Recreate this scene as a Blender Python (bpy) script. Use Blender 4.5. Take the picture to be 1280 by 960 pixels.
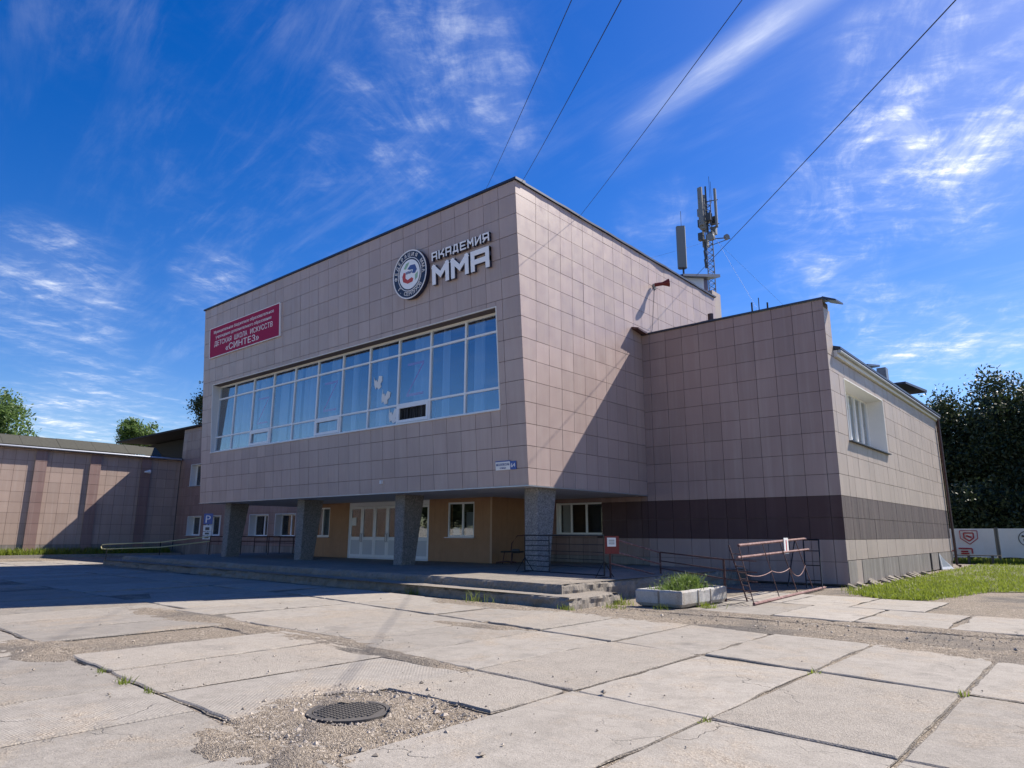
import bpy, bmesh, math, random
import numpy as np
from mathutils import Vector, Matrix, noise as mnoise
random.seed(7)
rnd = random.Random(11)
scene = bpy.context.scene
for o in list(bpy.data.objects): bpy.data.objects.remove(o)
C = scene.collection
R = math.radians

# ------------------------------------------------------------------ camera
CAM_F, CAM_PITCH, CAM_ROLL, CAM_YAW, CAM_H = 863.36, R(12.2654), R(0.1958), R(-40.5885), 1.5
def cam_axes():
    cy, sy = math.cos(CAM_YAW), math.sin(CAM_YAW)
    fwd = Vector((sy*math.cos(CAM_PITCH), cy*math.cos(CAM_PITCH), math.sin(CAM_PITCH)))
    right = Vector((cy, -sy, 0)); up = right.cross(fwd)
    r = math.cos(CAM_ROLL)*right + math.sin(CAM_ROLL)*up
    u = -math.sin(CAM_ROLL)*right + math.cos(CAM_ROLL)*up
    return r, u, fwd
_r, _u, _f = cam_axes()
cam = bpy.data.cameras.new('camera'); camo = bpy.data.objects.new('camera', cam); C.objects.link(camo)
camo.matrix_world = Matrix(((_r.x,_u.x,-_f.x,0),(_r.y,_u.y,-_f.y,0),(_r.z,_u.z,-_f.z,CAM_H),(0,0,0,1)))
cam.sensor_width = 36.0; cam.lens = CAM_F/1280*36.0; cam.clip_end = 3000; cam.clip_start = 0.05
scene.camera = camo
scene.render.resolution_x = 1024; scene.render.resolution_y = 768
def px(v):                      # projected size is used only to rank which tiles show largest
    d = Vector(v)-Vector((0,0,CAM_H)); w = max(d.dot(_f), .01)
    return (640+CAM_F*d.dot(_r)/w, 480-CAM_F*d.dot(_u)/w)

# ------------------------------------------------------------------ sky and sun
SUN = Vector((.36, .92, 1.0)).normalized()
world = bpy.data.worlds.new('World'); scene.world = world; world.use_nodes = True
wn, wl = world.node_tree.nodes, world.node_tree.links
wn.clear()
def N(nodes, t, **kw):
    n = nodes.new(t)
    for k, v in kw.items(): setattr(n, k, v)
    return n
wout = N(wn, 'ShaderNodeOutputWorld'); bg = N(wn, 'ShaderNodeBackground'); wl.new(bg.outputs[0], wout.inputs[0])
sky = N(wn, 'ShaderNodeTexSky', sky_type='NISHITA'); sky.sun_disc = False
sky.sun_elevation = math.asin(SUN.z); sky.sun_rotation = math.atan2(SUN.x, SUN.y)
sky.air_density = 1.0; sky.dust_density = 0.35; sky.ozone_density = 2.4; sky.altitude = 100
SKY_STRENGTH = 0.072
bg.inputs[1].default_value = SKY_STRENGTH
tc = N(wn, 'ShaderNodeTexCoord')
hs = N(wn, 'ShaderNodeHueSaturation'); hs.inputs['Saturation'].default_value = 1.46; hs.inputs['Hue'].default_value = .518; hs.inputs['Value'].default_value = 1.26
wl.new(sky.outputs[0], hs.inputs['Color'])
def wmath(op, a, b=None, c=None, clamp=False):
    n = N(wn, 'ShaderNodeMath', operation=op); n.use_clamp = clamp
    for i, v in enumerate((a, b, c)):
        if v is None: continue
        if isinstance(v, (int, float)): n.inputs[i].default_value = v
        else: wl.new(v, n.inputs[i])
    return n.outputs[0]
# cirrus layer: direction projected on a plane high above
sep = N(wn, 'ShaderNodeSeparateXYZ'); wl.new(tc.outputs['Generated'], sep.inputs[0])
zc = wmath('MAXIMUM', wmath('ADD', sep.outputs[2], .06), .03)
comb = N(wn, 'ShaderNodeCombineXYZ'); wl.new(wmath('DIVIDE', sep.outputs[0], zc), comb.inputs[0]); wl.new(wmath('DIVIDE', sep.outputs[1], zc), comb.inputs[1])
def cirrus(scale, rot, stretch, detail, lo, hi, dist=0.6):
    m0 = N(wn, 'ShaderNodeMapping'); wl.new(comb.outputs[0], m0.inputs[0]); m0.inputs['Rotation'].default_value = (0, 0, -rot)
    mp = N(wn, 'ShaderNodeMapping'); wl.new(m0.outputs[0], mp.inputs[0]); mp.inputs['Scale'].default_value = (scale, scale*stretch, 1)
    nz = N(wn, 'ShaderNodeTexNoise'); nz.inputs['Scale'].default_value = 1; nz.inputs['Detail'].default_value = detail
    nz.inputs['Roughness'].default_value = .66; nz.inputs['Distortion'].default_value = dist
    wl.new(mp.outputs[0], nz.inputs['Vector'])
    mr = N(wn, 'ShaderNodeMapRange', interpolation_type='SMOOTHSTEP'); mr.inputs[1].default_value = lo; mr.inputs[2].default_value = hi
    wl.new(nz.outputs['Fac'], mr.inputs[0]); return mr.outputs[0]
def blob(d, ain, aout):
    dn = Vector(d).normalized()
    vm = N(wn, 'ShaderNodeVectorMath', operation='DOT_PRODUCT'); wl.new(tc.outputs['Generated'], vm.inputs[0]); vm.inputs[1].default_value = dn
    mr = N(wn, 'ShaderNodeMapRange', interpolation_type='SMOOTHSTEP'); mr.inputs[1].default_value = math.cos(R(aout)); mr.inputs[2].default_value = math.cos(R(ain))
    wl.new(vm.outputs['Value'], mr.inputs[0]); return mr.outputs[0]
def pdir(x, y): return (_r*((x-640)/CAM_F) - _u*((y-480)/CAM_F) + _f).normalized()
_a, _b = pdir(1040, -25), pdir(800, 150)
STREAK = math.atan2(_a.y/(_a.z+.06)-_b.y/(_b.z+.06), _a.x/(_a.z+.06)-_b.x/(_b.z+.06))
big = cirrus(.8, STREAK, 1.5, 4, .36, .72)
fibre = cirrus(1.6, STREAK+.12, 5.0, 11, .44, .80, .35)
fine = cirrus(2.6, STREAK-.9, 2.2, 11, .42, .82, .5)
puff = cirrus(7.0, STREAK+.9, 1.6, 9, .42, .78, .3)
mask = wmath('MULTIPLY', big, .04)
for (x, y, ai, ao, w) in ((75,368,0,6,.5),(15,345,0,5,.3),(265,352,0,3.5,.55),(560,110,1,10,.34),(470,190,1,7,.18),(1150,195,2,7,.6),(1050,255,1,6,.6),(1195,235,1,5,.6),(1140,120,2,8,.4),
                          (1060,352,.5,3.5,.7),(1145,420,1,4.5,.75),(1240,425,1,4,.6),(1250,60,2,10,.6),(130,545,1,7,.7),(40,560,1,6,.6),(1010,335,.5,3,.4),(40,305,0,3,.35),(830,290,0,5,.2),(1090,440,0,4,.4)):
    mask = wmath('ADD', mask, wmath('MULTIPLY', blob(pdir(x, y), ai, ao), w))
tex = wmath('MULTIPLY', wmath('ADD', fine, .12), wmath('ADD', wmath('MULTIPLY', puff, 1.3), .35))
dens = wmath('ADD', wmath('MULTIPLY', mask, tex), wmath('MULTIPLY', wmath('MULTIPLY', fibre, big), .13))
# one broad aircraft trail spreading in the upper sky
d0, d1 = pdir(1040, -25), pdir(800, 150)
pn = d0.cross(d1).normalized(); mid = ((d0+d1)*.5).normalized()
vmn = N(wn, 'ShaderNodeVectorMath', operation='DOT_PRODUCT'); wl.new(tc.outputs['Generated'], vmn.inputs[0]); vmn.inputs[1].default_value = pn
band = N(wn, 'ShaderNodeMapRange', interpolation_type='SMOOTHSTEP'); band.inputs[1].default_value = .034; band.inputs[2].default_value = .0
wl.new(wmath('ABSOLUTE', vmn.outputs['Value']), band.inputs[0])
trail = wmath('MULTIPLY', wmath('MULTIPLY', band.outputs[0], blob(pdir(1030, -10), 2, 19)), wmath('ADD', wmath('MULTIPLY', fibre, .75), .35))
dens = wmath('ADD', dens, wmath('MULTIPLY', trail, .75), clamp=True)
mix = N(wn, 'ShaderNodeMix', data_type='RGBA'); wl.new(dens, mix.inputs[0]); wl.new(hs.outputs[0], mix.inputs[6]); mix.inputs[7].default_value = (9.0, 9.4, 10.2, 1)
wl.new(mix.outputs[2], bg.inputs[0])

sl = bpy.data.lights.new('sun', 'SUN'); so = bpy.data.objects.new('sun', sl); C.objects.link(so)
sl.energy = 5.0; sl.angle = R(.53); sl.color = (1.0, .93, .83)
so.rotation_euler = (-SUN).to_track_quat('-Z', 'Y').to_euler()
so.location = SUN*80
vs = scene.view_settings; vs.view_transform = 'Standard'; vs.look = 'None'; vs.exposure = 0.78; vs.gamma = 1.0; vs.use_curve_mapping = False
scene.render.engine = 'CYCLES'
scene.cycles.max_bounces = 6; scene.cycles.transparent_max_bounces = 12

# ------------------------------------------------------------------ materials
MATS = {}
class NT:
    def __init__(s, name):
        s.m = bpy.data.materials.new(name); s.m.use_nodes = True; s.n = s.m.node_tree.nodes; s.l = s.m.node_tree.links
        s.b = s.n['Principled BSDF']; MATS[name] = s.m
    def add(s, t, **kw): return N(s.n, t, **kw)
    def link(s, a, b): s.l.new(a, b)
    def coord(s, kind='Object', scale=(1,1,1)):
        if kind == 'World': v = s.add('ShaderNodeNewGeometry').outputs['Position']
        else: v = s.add('ShaderNodeTexCoord').outputs[kind]
        mp = s.add('ShaderNodeMapping'); mp.inputs['Scale'].default_value = scale; s.link(v, mp.inputs[0]); return mp.outputs[0]
    def noise(s, vec, scale, detail=4, rough=.6, dist=0):
        n = s.add('ShaderNodeTexNoise'); n.inputs['Scale'].default_value = scale; n.inputs['Detail'].default_value = detail
        n.inputs['Roughness'].default_value = rough; n.inputs['Distortion'].default_value = dist; s.link(vec, n.inputs['Vector']); return n.outputs['Fac']
    def vor(s, vec, scale, feature='F1', out='Distance'):
        n = s.add('ShaderNodeTexVoronoi', feature=feature); n.inputs['Scale'].default_value = scale; s.link(vec, n.inputs['Vector']); return n.outputs[out]
    def ramp(s, fac, stops):
        r = s.add('ShaderNodeValToRGB'); e = r.color_ramp.elements
        while len(e) < len(stops): e.new(.5)
        for el, (p, c) in zip(e, stops): el.position = p; el.color = (*c, 1) if len(c) == 3 else c
        s.link(fac, r.inputs[0]); return r.outputs[0]
    def rng(s, fac, a, b, c, d):
        n = s.add('ShaderNodeMapRange'); n.inputs[1].default_value = a; n.inputs[2].default_value = b; n.inputs[3].default_value = c; n.inputs[4].default_value = d
        s.link(fac, n.inputs[0]); return n.outputs[0]
    def mix(s, fac, a, b, mode='MIX'):
        n = s.add('ShaderNodeMix', data_type='RGBA', blend_type=mode)
        for i, v in ((0, fac), (6, a), (7, b)):
            if isinstance(v, (int, float)): n.inputs[i].default_value = v
            elif isinstance(v, tuple): n.inputs[i].default_value = (*v, 1)
            else: s.link(v, n.inputs[i])
        return n.outputs[2]
    def math(s, op, a, b=None):
        n = s.add('ShaderNodeMath', operation=op)
        for i, v in enumerate((a, b)):
            if v is None: continue
            if isinstance(v, (int, float)): n.inputs[i].default_value = v
            else: s.link(v, n.inputs[i])
        return n.outputs[0]
    def bump(s, h, strength=.3, dist=.02):
        n = s.add('ShaderNodeBump'); n.inputs['Strength'].default_value = strength; n.inputs['Distance'].default_value = dist
        s.link(h, n.inputs['Height']); s.link(n.outputs[0], s.b.inputs['Normal'])
    def set(s, color=None, rough=None, metal=None, spec=None):
        for k, v in (('Base Color', color), ('Roughness', rough), ('Metallic', metal), ('Specular IOR Level', spec)):
            if v is None: continue
            if isinstance(v, tuple): s.b.inputs[k].default_value = (*v, 1)
            elif isinstance(v, (int, float)): s.b.inputs[k].default_value = v
            else: s.link(v, s.b.inputs[k])
        return s
def vary(t, base, amt=.12):
    """per-piece tone: object random + island random"""
    oi = t.add('ShaderNodeObjectInfo').outputs['Random']; isl = t.add('ShaderNodeNewGeometry').outputs['Random Per Island']
    s_ = t.math('FRACT', t.math('ADD', oi, isl))
    f = t.rng(s_, 0, 1, 1-amt, 1+amt)
    hv = t.add('ShaderNodeHueSaturation'); t.link(f, hv.inputs['Value'])
    if isinstance(base, tuple): hv.inputs['Color'].default_value = (*base, 1)
    else: t.link(base, hv.inputs['Color'])
    return hv.outputs[0]
def tile_mat(name, c1, c2, rough=.42, streak=.18, amt=.085, streakcol=(.62,.56,.5), spec=.72):
    t = NT(name); w = t.coord('World')
    g = t.noise(w, 90, 2, .7); base = t.mix(g, c1, c2)
    base = vary(t, base, amt)
    dk = t.rng(t.noise(t.coord('World', (5, 5, .22)), 1.0, 6, .7), .52, .8, 0, .30); base = t.mix(dk, base, tuple(c*.55 for c in c1))
    sv = t.coord('World', (3.2, 3.2, .16)); st = t.rng(t.noise(sv, 1.3, 5, .65), .48, .74, 0, streak)
    base = t.mix(st, base, streakcol)
    dirt = t.rng(t.noise(w, .5, 4, .6), .35, .75, .0, .22)
    base = t.mix(dirt, base, tuple(c*.62 for c in c1))
    t.set(base, t.rng(t.noise(w, 2.5, 4), .3, .7, rough-.05, rough+.12), spec=spec)
    t.bump(t.noise(w, 2.2, 2), .12, .02)
    return t.m
def plain(name, color, rough=.6, metal=0, var=.12, scale=12, bump=.0, spec=.5):
    t = NT(name); w = t.coord('Object'); n = t.noise(w, scale, 5, .65)
    t.set(t.mix(n, tuple(c*(1-var) for c in color), tuple(min(1, c*(1+var)) for c in color)), rough, metal, spec)
    if bump: t.bump(t.noise(w, scale*3, 4), bump, .01)
    return t.m
tile_mat('tile_pink', (.40,.298,.266), (.46,.348,.312))
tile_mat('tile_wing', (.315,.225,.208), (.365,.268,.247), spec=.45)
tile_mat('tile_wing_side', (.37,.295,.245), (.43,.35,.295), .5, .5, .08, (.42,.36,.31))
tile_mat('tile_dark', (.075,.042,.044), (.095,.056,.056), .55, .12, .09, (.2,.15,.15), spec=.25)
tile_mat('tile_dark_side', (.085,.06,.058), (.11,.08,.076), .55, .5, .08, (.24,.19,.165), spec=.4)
tile_mat('tile_base', (.19,.165,.145), (.235,.2,.175), .55, .4)
tile_mat('tile_beige', (.40,.29,.235), (.46,.345,.28), .5, .2)
tile_mat('tile_pilaster', (.24,.15,.13), (.29,.185,.16), .5, .2)
plain('backing', (.12,.096,.09), .9)
plain('white_render', (.74,.73,.70), .75, var=.06)
plain('white_frame', (.80,.80,.79), .4, var=.03)
plain('grey_frame', (.55,.56,.57), .45, var=.05)
plain('soffit', (.66,.64,.63), .8, var=.1, scale=2)
plain('coping_metal', (.045,.055,.085), .45, .5, var=.3)
plain('brown_metal', (.09,.04,.035), .45, .2, var=.3)
plain('roof_slate', (.062,.06,.046), .9, var=.35, scale=6, bump=.4)
plain('roof_felt', (.03,.03,.032), .9, var=.3, scale=5)
plain('gutter_metal', (.42,.44,.47), .4, .7, var=.15)
plain('black_metal', (.012,.012,.014), .5, .3)
plain('grey_metal', (.22,.23,.24), .45, .6, var=.2)
plain('antenna_grey', (.2,.21,.21), .5, var=.05)
plain('dark_grey_box', (.06,.065,.07), .5)
plain('red_metal', (.16,.016,.014), .5, .1, var=.3)
plain('yellow_paint', (.55,.48,.24), .5, var=.15)
plain('paper', (.78,.77,.74), .8, var=.05)
plain('blue_paint', (.02,.085,.33), .4, var=.05)
plain('blue_text', (.02,.06,.25), .5)
plain('navy', (.008,.014,.05), .4, var=.1)
plain('letter_face', (.9,.9,.92), .45, var=.05)
plain('letter_side', (.03,.035,.07), .5)
plain('sign_red', (.33,.014,.075), .7, var=.06, spec=.2)
plain('sign_white', (.82,.8,.8), .5, var=.03)
plain('print_red', (.5,.06,.06), .6); plain('print_blue', (.05,.1,.3), .6); plain('print_green', (.3,.5,.35), .6)
plain('tape_red', (.36,.02,.06), .7, spec=.2)
plain('interior', (.16,.155,.15), .9)
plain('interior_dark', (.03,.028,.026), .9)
plain('soil', (.06,.045,.032), .95, var=.4, scale=20)
plain('cable', (.01,.01,.012), .6)
plain('cloth_black', (.02,.02,.02), .9)
plain('manhole_iron', (.10,.09,.08), .75, .2, var=.4, scale=20, bump=.3)
plain('bark', (.06,.048,.038), .95, var=.4, scale=14, bump=.5)

t = NT('rust'); w = t.coord('Object'); n = t.noise(w, 14, 6, .7)
t.set(t.ramp(n, [(.3,(.03,.018,.016)),(.55,(.085,.034,.03)),(.75,(.18,.09,.075))]), .75)
t = NT('pink_pipe'); w = t.coord('Object'); n = t.noise(w, 9, 6, .7)
t.set(t.ramp(n, [(.3,(.08,.035,.032)),(.5,(.20,.09,.08)),(.7,(.33,.22,.20))]), .7)
t = NT('curtain'); t.set((.27,.30,.33), .9)
t.b.inputs['Transmission Weight'].default_value = 0
t = NT('plaster_brown'); w = t.coord('World'); n = t.noise(w, 3, 5, .6)
t.set(t.mix(t.rng(t.noise(t.coord('World',(4,4,.4)),1.2,6,.7),.5,.75,0,.35), t.mix(n, (.36,.19,.095), (.46,.265,.145)), (.2,.11,.07)), .85); t.bump(t.noise(w, 60, 3), .25, .008)
plain('plaster_strip', (.5,.34,.22), .85)
t = NT('aggregate'); w = t.coord('Object'); v = t.vor(w, 38); n = t.noise(w, 6, 4)
col = t.mix(n, t.ramp(t.vor(w, 38, out='Color'), [(.2,(.10,.095,.09)),(.5,(.26,.24,.225)),(.85,(.44,.41,.38))]), (.2,.185,.175)); t.set(col, .9); t.bump(v, .7, .02)
def concrete(name, c1, c2, waffle=False, agg=False, var=.13):
    t = NT(name); w = t.coord('World')
    big = t.noise(w, .9, 6, .65); fine_ = t.noise(w, 26, 5, .75)
    col = t.mix(big, c1, c2)
    mo = t.rng(t.noise(w, 4.5, 7, .75, .3), .46, .68, 0, .42); col = t.mix(mo, col, tuple(c*.58 for c in c1))
    oil = t.rng(t.noise(w, .9, 3, .5, .2), .64, .74, 0, .45); col = t.mix(oil, col, (.10,.092,.085))
    sp = t.rng(t.noise(w, 75, 3, .6), .54, .68, 0, .6); col = t.mix(sp, col, tuple(c*.45 for c in c1))
    brush = t.rng(t.noise(t.coord('World', (1.5, 60, 1)), 1.0, 4, .6), .5, .75, 0, .22); col = t.mix(brush, col, tuple(c*.6 for c in c1))
    pit = t.rng(t.vor(w, 16), .0, .10, .75, 0); pit = t.math('MULTIPLY', pit, t.rng(t.noise(w, 1.4, 3), .5, .6, 0, 1)); col = t.mix(pit, col, tuple(c*.3 for c in c1))
    pale = t.rng(t.noise(w, 48, 3, .6), .58, .72, 0, .5); col = t.mix(pale, col, tuple(min(1, c*1.35) for c in c2))
    st = t.rng(t.noise(w, 1.7, 7, .7, .8), .5, .72, 0, .45); col = t.mix(st, col, tuple(c*.62 for c in c1))
    cr = t.add('ShaderNodeTexVoronoi', feature='DISTANCE_TO_EDGE'); cr.inputs['Scale'].default_value = .62
    nv = t.add('ShaderNodeTexNoise'); nv.inputs['Scale'].default_value = 2.2; nv.inputs['Detail'].default_value = 6; t.link(w, nv.inputs['Vector'])
    va = t.add('ShaderNodeVectorMath', operation='MULTIPLY_ADD'); t.link(nv.outputs['Color'], va.inputs[0]); va.inputs[1].default_value = (.75,.75,.75); t.link(w, va.inputs[2]); t.link(va.outputs[0], cr.inputs['Vector'])
    crk = t.rng(cr.outputs['Distance'], .0, .007, 1, 0)
    sel = t.rng(t.noise(w, .5, 2), .52, .60, 0, .8); crk = t.math('MULTIPLY', crk, sel)
    col = t.mix(crk, col, tuple(c*.25 for c in c1))
    sand = t.rng(t.noise(w, .75, 9, .76, .4), .50, .66, 0, .85)
    sg_ = t.ramp(t.vor(w, 60, out='Color'), [(.1,(.17,.135,.10)),(.5,(.33,.27,.205)),(.9,(.46,.395,.315))]); col = t.mix(sand, col, sg_)
    tar = t.rng(t.noise(w, .6, 10, .8, .3), .60, .72, 0, .5); col = t.mix(tar, col, (.11,.10,.09))
    col = vary(t, col, var)
    h = t.math('ADD', t.math('MULTIPLY', fine_, 1.0), t.math('MULTIPLY', t.noise(w, 95, 3), .8)); h = t.math('ADD', h, t.math('MULTIPLY', t.math('MULTIPLY', sand, t.vor(w, 60)), 1.5))
    if agg:
        v = t.vor(w, 90); col = t.mix(t.rng(t.vor(w, 90, out='Color'), .2, .9, 0, .45), col, tuple(min(1,c*1.4) for c in c2)); h = t.math('ADD', h, t.math('MULTIPLY', v, .9))
    if waffle:
        wv = t.coord('World', (1,1,1)); mp = t.add('ShaderNodeMapping'); mp.inputs['Rotation'].default_value = (0,0,.78); t.link(wv, mp.inputs[0])
        a = t.add('ShaderNodeTexWave', wave_type='BANDS', bands_direction='X'); a.inputs['Scale'].default_value = 9; t.link(mp.outputs[0], a.inputs[0])
        b_ = t.add('ShaderNodeTexWave', wave_type='BANDS', bands_direction='Y'); b_.inputs['Scale'].default_value = 9; t.link(mp.outputs[0], b_.inputs[0])
        g = t.math('MULTIPLY', a.outputs['Fac'], b_.outputs['Fac'])
        wear = t.rng(t.noise(w, 1.1, 4), .35, .65, .15, 1.0)
        h = t.math('ADD', h, t.math('MULTIPLY', t.math('MULTIPLY', g, wear), 1.0))
    t.set(col, .92, spec=.25); t.bump(t.math('SUBTRACT', h, t.math('MULTIPLY', crk, 3)), .55, .012)
concrete('slab_concrete', (.28,.252,.216), (.38,.345,.302))
concrete('slab_waffle', (.255,.23,.2), (.33,.30,.262), waffle=True)
concrete('slab_aggregate', (.25,.222,.188), (.34,.305,.262), agg=True)
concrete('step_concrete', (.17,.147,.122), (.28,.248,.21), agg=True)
concrete('planter_concrete', (.44,.42,.39), (.55,.53,.5))
t = NT('gravel'); w = t.coord('World'); v = t.vor(w, 42, out='Color'); v2 = t.vor(w, 105, out='Color')
sv = t.add('ShaderNodeSeparateColor'); t.link(v, sv.inputs[0]); sv2 = t.add('ShaderNodeSeparateColor'); t.link(v2, sv2.inputs[0])
stones = t.ramp(sv.outputs[0], [(.0,(.13,.105,.08)),(.45,(.27,.22,.165)),(.8,(.38,.32,.25)),(1,(.5,.44,.37))])
stones2 = t.ramp(sv2.outputs[1], [(.0,(.12,.095,.07)),(.6,(.30,.245,.185)),(1,(.44,.38,.31))])
col = t.mix(t.rng(t.noise(w, 3, 4), .4, .6, 0, 1), stones, stones2)
asph = t.rng(t.noise(w, .32, 5, .65), .5, .63, 0, .8); col = t.mix(asph, col, (.13,.12,.11))
t.set(col, .95, spec=.2); t.bump(t.math('ADD', t.vor(w, 42), t.math('ADD', t.vor(w, 105), t.math('MULTIPLY', t.noise(w, 2.5, 5), 2.0))), .7, .022)
t = NT('joint_tar'); w = t.coord('World'); v = t.vor(w, 55, out='Color'); sv = t.add('ShaderNodeSeparateColor'); t.link(v, sv.inputs[0])
t.set(t.mix(t.rng(t.noise(w, 1.2, 5), .4, .6, 0, 1), t.ramp(sv.outputs[0], [(0,(.04,.035,.03)),(.7,(.13,.115,.10)),(1,(.26,.23,.2))]), t.ramp(sv.outputs[0], [(0,(.08,.065,.05)),(.7,(.24,.2,.155)),(1,(.4,.35,.28))])), .95); t.bump(t.vor(w, 55), .8, .02)
t = NT('stone_bits'); col = vary(t, (.34,.29,.235), .5); t.set(col, .95)
t = NT('lawn_soil'); w = t.coord('World'); t.set(t.mix(t.noise(w, 3, 5), (.07,.085,.02), (.13,.12,.05)), .95)
def foliage(name, dark, light, trans=.25):
    t = NT(name); isl = t.add('ShaderNodeNewGeometry').outputs['Random Per Island']; w = t.coord('World')
    n = t.noise(w, .9, 3); f = t.math('ADD', t.math('MULTIPLY', isl, .6), t.math('MULTIPLY', n, .4))
    fc = t.mix(f, dark, light)
    if 'grass' in name: fc = t.mix(t.rng(t.noise(w, 1.3, 5, .7), .5, .66, 0, .75), fc, (.25,.205,.09))
    t.set(fc, .55, spec=.35)
    tr = t.add('ShaderNodeBsdfTranslucent'); tr.inputs[0].default_value = (*[c*1.6 for c in light], 1)
    mx = t.add('ShaderNodeMixShader'); mx.inputs[0].default_value = trans
    t.link(t.b.outputs[0], mx.inputs[1]); t.link(tr.outputs[0], mx.inputs[2]); t.link(mx.outputs[0], t.n['Material Output'].inputs[0])
foliage('leaf_dark', (.011,.02,.008), (.042,.062,.022), .15)
foliage('leaf_mid', (.045,.085,.02), (.12,.19,.05), .35)
foliage('grass_blade', (.075,.12,.014), (.19,.235,.03), .35)
foliage('weed_leaf', (.045,.085,.018), (.13,.19,.04), .3)
def glass(name, tint, r0=.1, rough=.0):
    t = NT(name); g = t.add('ShaderNodeBsdfGlossy'); g.inputs['Roughness'].default_value = rough; g.inputs[0].default_value = (.95,.97,1,1)
    tr = t.add('ShaderNodeBsdfTransparent'); tr.inputs[0].default_value = (*tint, 1)
    ge = t.add('ShaderNodeNewGeometry'); vm = t.add('ShaderNodeVectorMath', operation='DOT_PRODUCT'); t.link(ge.outputs['Incoming'], vm.inputs[0]); t.link(ge.outputs['Normal'], vm.inputs[1])
    c = t.math('SUBTRACT', 1.0, t.math('ABSOLUTE', vm.outputs['Value'])); fr = t.math('ADD', r0, t.math('MULTIPLY', t.math('POWER', c, 5.0), 1-r0))   # Schlick, same from both sides of the pane
    bp = t.add('ShaderNodeBump'); bp.inputs['Strength'].default_value = .05; bp.inputs['Distance'].default_value = .05
    w = t.coord('World'); t.link(t.noise(w, .8, 1), bp.inputs['Height']); t.link(bp.outputs[0], g.inputs['Normal'])
    mx = t.add('ShaderNodeMixShader'); t.link(fr, mx.inputs[0]); t.link(tr.outputs[0], mx.inputs[1]); t.link(g.outputs[0], mx.inputs[2])
    t.link(mx.outputs[0], t.n['Material Output'].inputs[0])
glass('glass', (.90,.96,1.0), .17); glass('glass_dark', (.85,.87,.87), .06)

# ------------------------------------------------------------------ mesh helpers
class MB:
    def __init__(s): s.v = []; s.f = []; s.mi = []; s.cur = 0
    def add(s, vs_, fs):
        o = len(s.v); s.v += [tuple(v) for v in vs_]; s.f += [tuple(i+o for i in f) for f in fs]; s.mi += [s.cur]*len(fs); return s
    def hexa(s, b4, t4):
        return s.add(list(b4)+list(t4), [(3,2,1,0),(4,5,6,7),(0,1,5,4),(1,2,6,5),(2,3,7,6),(3,0,4,7)])
    def box(s, x0, x1, y0, y1, z0, z1):
        x0,x1 = min(x0,x1),max(x0,x1); y0,y1 = min(y0,y1),max(y0,y1); z0,z1 = min(z0,z1),max(z0,z1)
        return s.hexa([(x0,y0,z0),(x1,y0,z0),(x1,y1,z0),(x0,y1,z0)], [(x0,y0,z1),(x1,y0,z1),(x1,y1,z1),(x0,y1,z1)])
    def tube(s, pts, r, n=6, caps=True, r1=None):
        pts = [Vector(p) for p in pts]; m = len(pts); rings = []
        for i, p in enumerate(pts):
            d = (pts[min(i+1,m-1)]-pts[max(i-1,0)]).normalized()
            a = Vector((0,0,1)) if abs(d.z) < .9 else Vector((1,0,0))
            u = d.cross(a).normalized(); w = d.cross(u)
            rr = r if r1 is None else r+(r1-r)*i/(m-1)
            rings.append([p+(u*math.cos(2*math.pi*k/n)+w*math.sin(2*math.pi*k/n))*rr for k in range(n)])
        vs_ = [v for ring in rings for v in ring]; fs = []
        for i in range(m-1):
            for k in range(n): fs.append((i*n+k, i*n+(k+1)%n, (i+1)*n+(k+1)%n, (i+1)*n+k))
        if caps: fs.append(tuple(range(n))[::-1]); fs.append(tuple((m-1)*n+k for k in range(n)))
        return s.add(vs_, fs)
    def bar(s, p0, p1, w, h=None): # square bar
        return s.tube([p0, p1], w*.7071, 4)
    def prism(s, poly, z0, z1):
        n = len(poly); return s.add([(x,y,z0) for x,y in poly]+[(x,y,z1) for x,y in poly], [tuple(range(n))[::-1], tuple(range(n,2*n))]+[(i,(i+1)%n,n+(i+1)%n,n+i) for i in range(n)])
    def disc(s, c, u, w, nrm, r0, r1, th, n=48):
        """ring (r0>0) or disc of thickness th; c centre, u/w in-plane axes, nrm outwards"""
        c, u, w, nrm = Vector(c), Vector(u), Vector(w), Vector(nrm)
        P = lambda r, k, z: c+(u*math.cos(2*math.pi*k/n)+w*math.sin(2*math.pi*k/n))*r+nrm*z
        if r0 <= 0:
            vs_ = [P(r1,k,0) for k in range(n)]+[P(r1,k,th) for k in range(n)]
            return s.add(vs_, [tuple(range(n))[::-1], tuple(range(n,2*n))]+[(i,(i+1)%n,n+(i+1)%n,n+i) for i in range(n)])
        vs_ = [P(r1,k,0) for k in range(n)]+[P(r1,k,th) for k in range(n)]+[P(r0,k,th) for k in range(n)]+[P(r0,k,0) for k in range(n)]
        fs = []
        for i in range(n):
            j = (i+1)%n
            for a in range(4): b = (a+1)%4; fs.append((a*n+i, a*n+j, b*n+j, b*n+i))
        return s.add(vs_, fs)
    def build(s, name, mats, parent=None, smooth=False, recalc=True):
        me = bpy.data.meshes.new(name); me.from_pydata(s.v, [], s.f)
        if isinstance(mats, str): mats = [mats]
        for m in mats: me.materials.append(MATS[m])
        if len(mats) > 1: me.polygons.foreach_set('material_index', s.mi)
        if recalc:
            bm = bmesh.new(); bm.from_mesh(me); bmesh.ops.recalc_face_normals(bm, faces=bm.faces); bm.to_mesh(me); bm.free()
        if smooth: me.polygons.foreach_set('use_smooth', [True]*len(me.polygons))
        me.update()
        return link(name, me, parent)
def link(name, me, parent=None):
    o = bpy.data.objects.new(name, me); C.objects.link(o)
    if parent is not None: o.parent = parent
    return o
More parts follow.
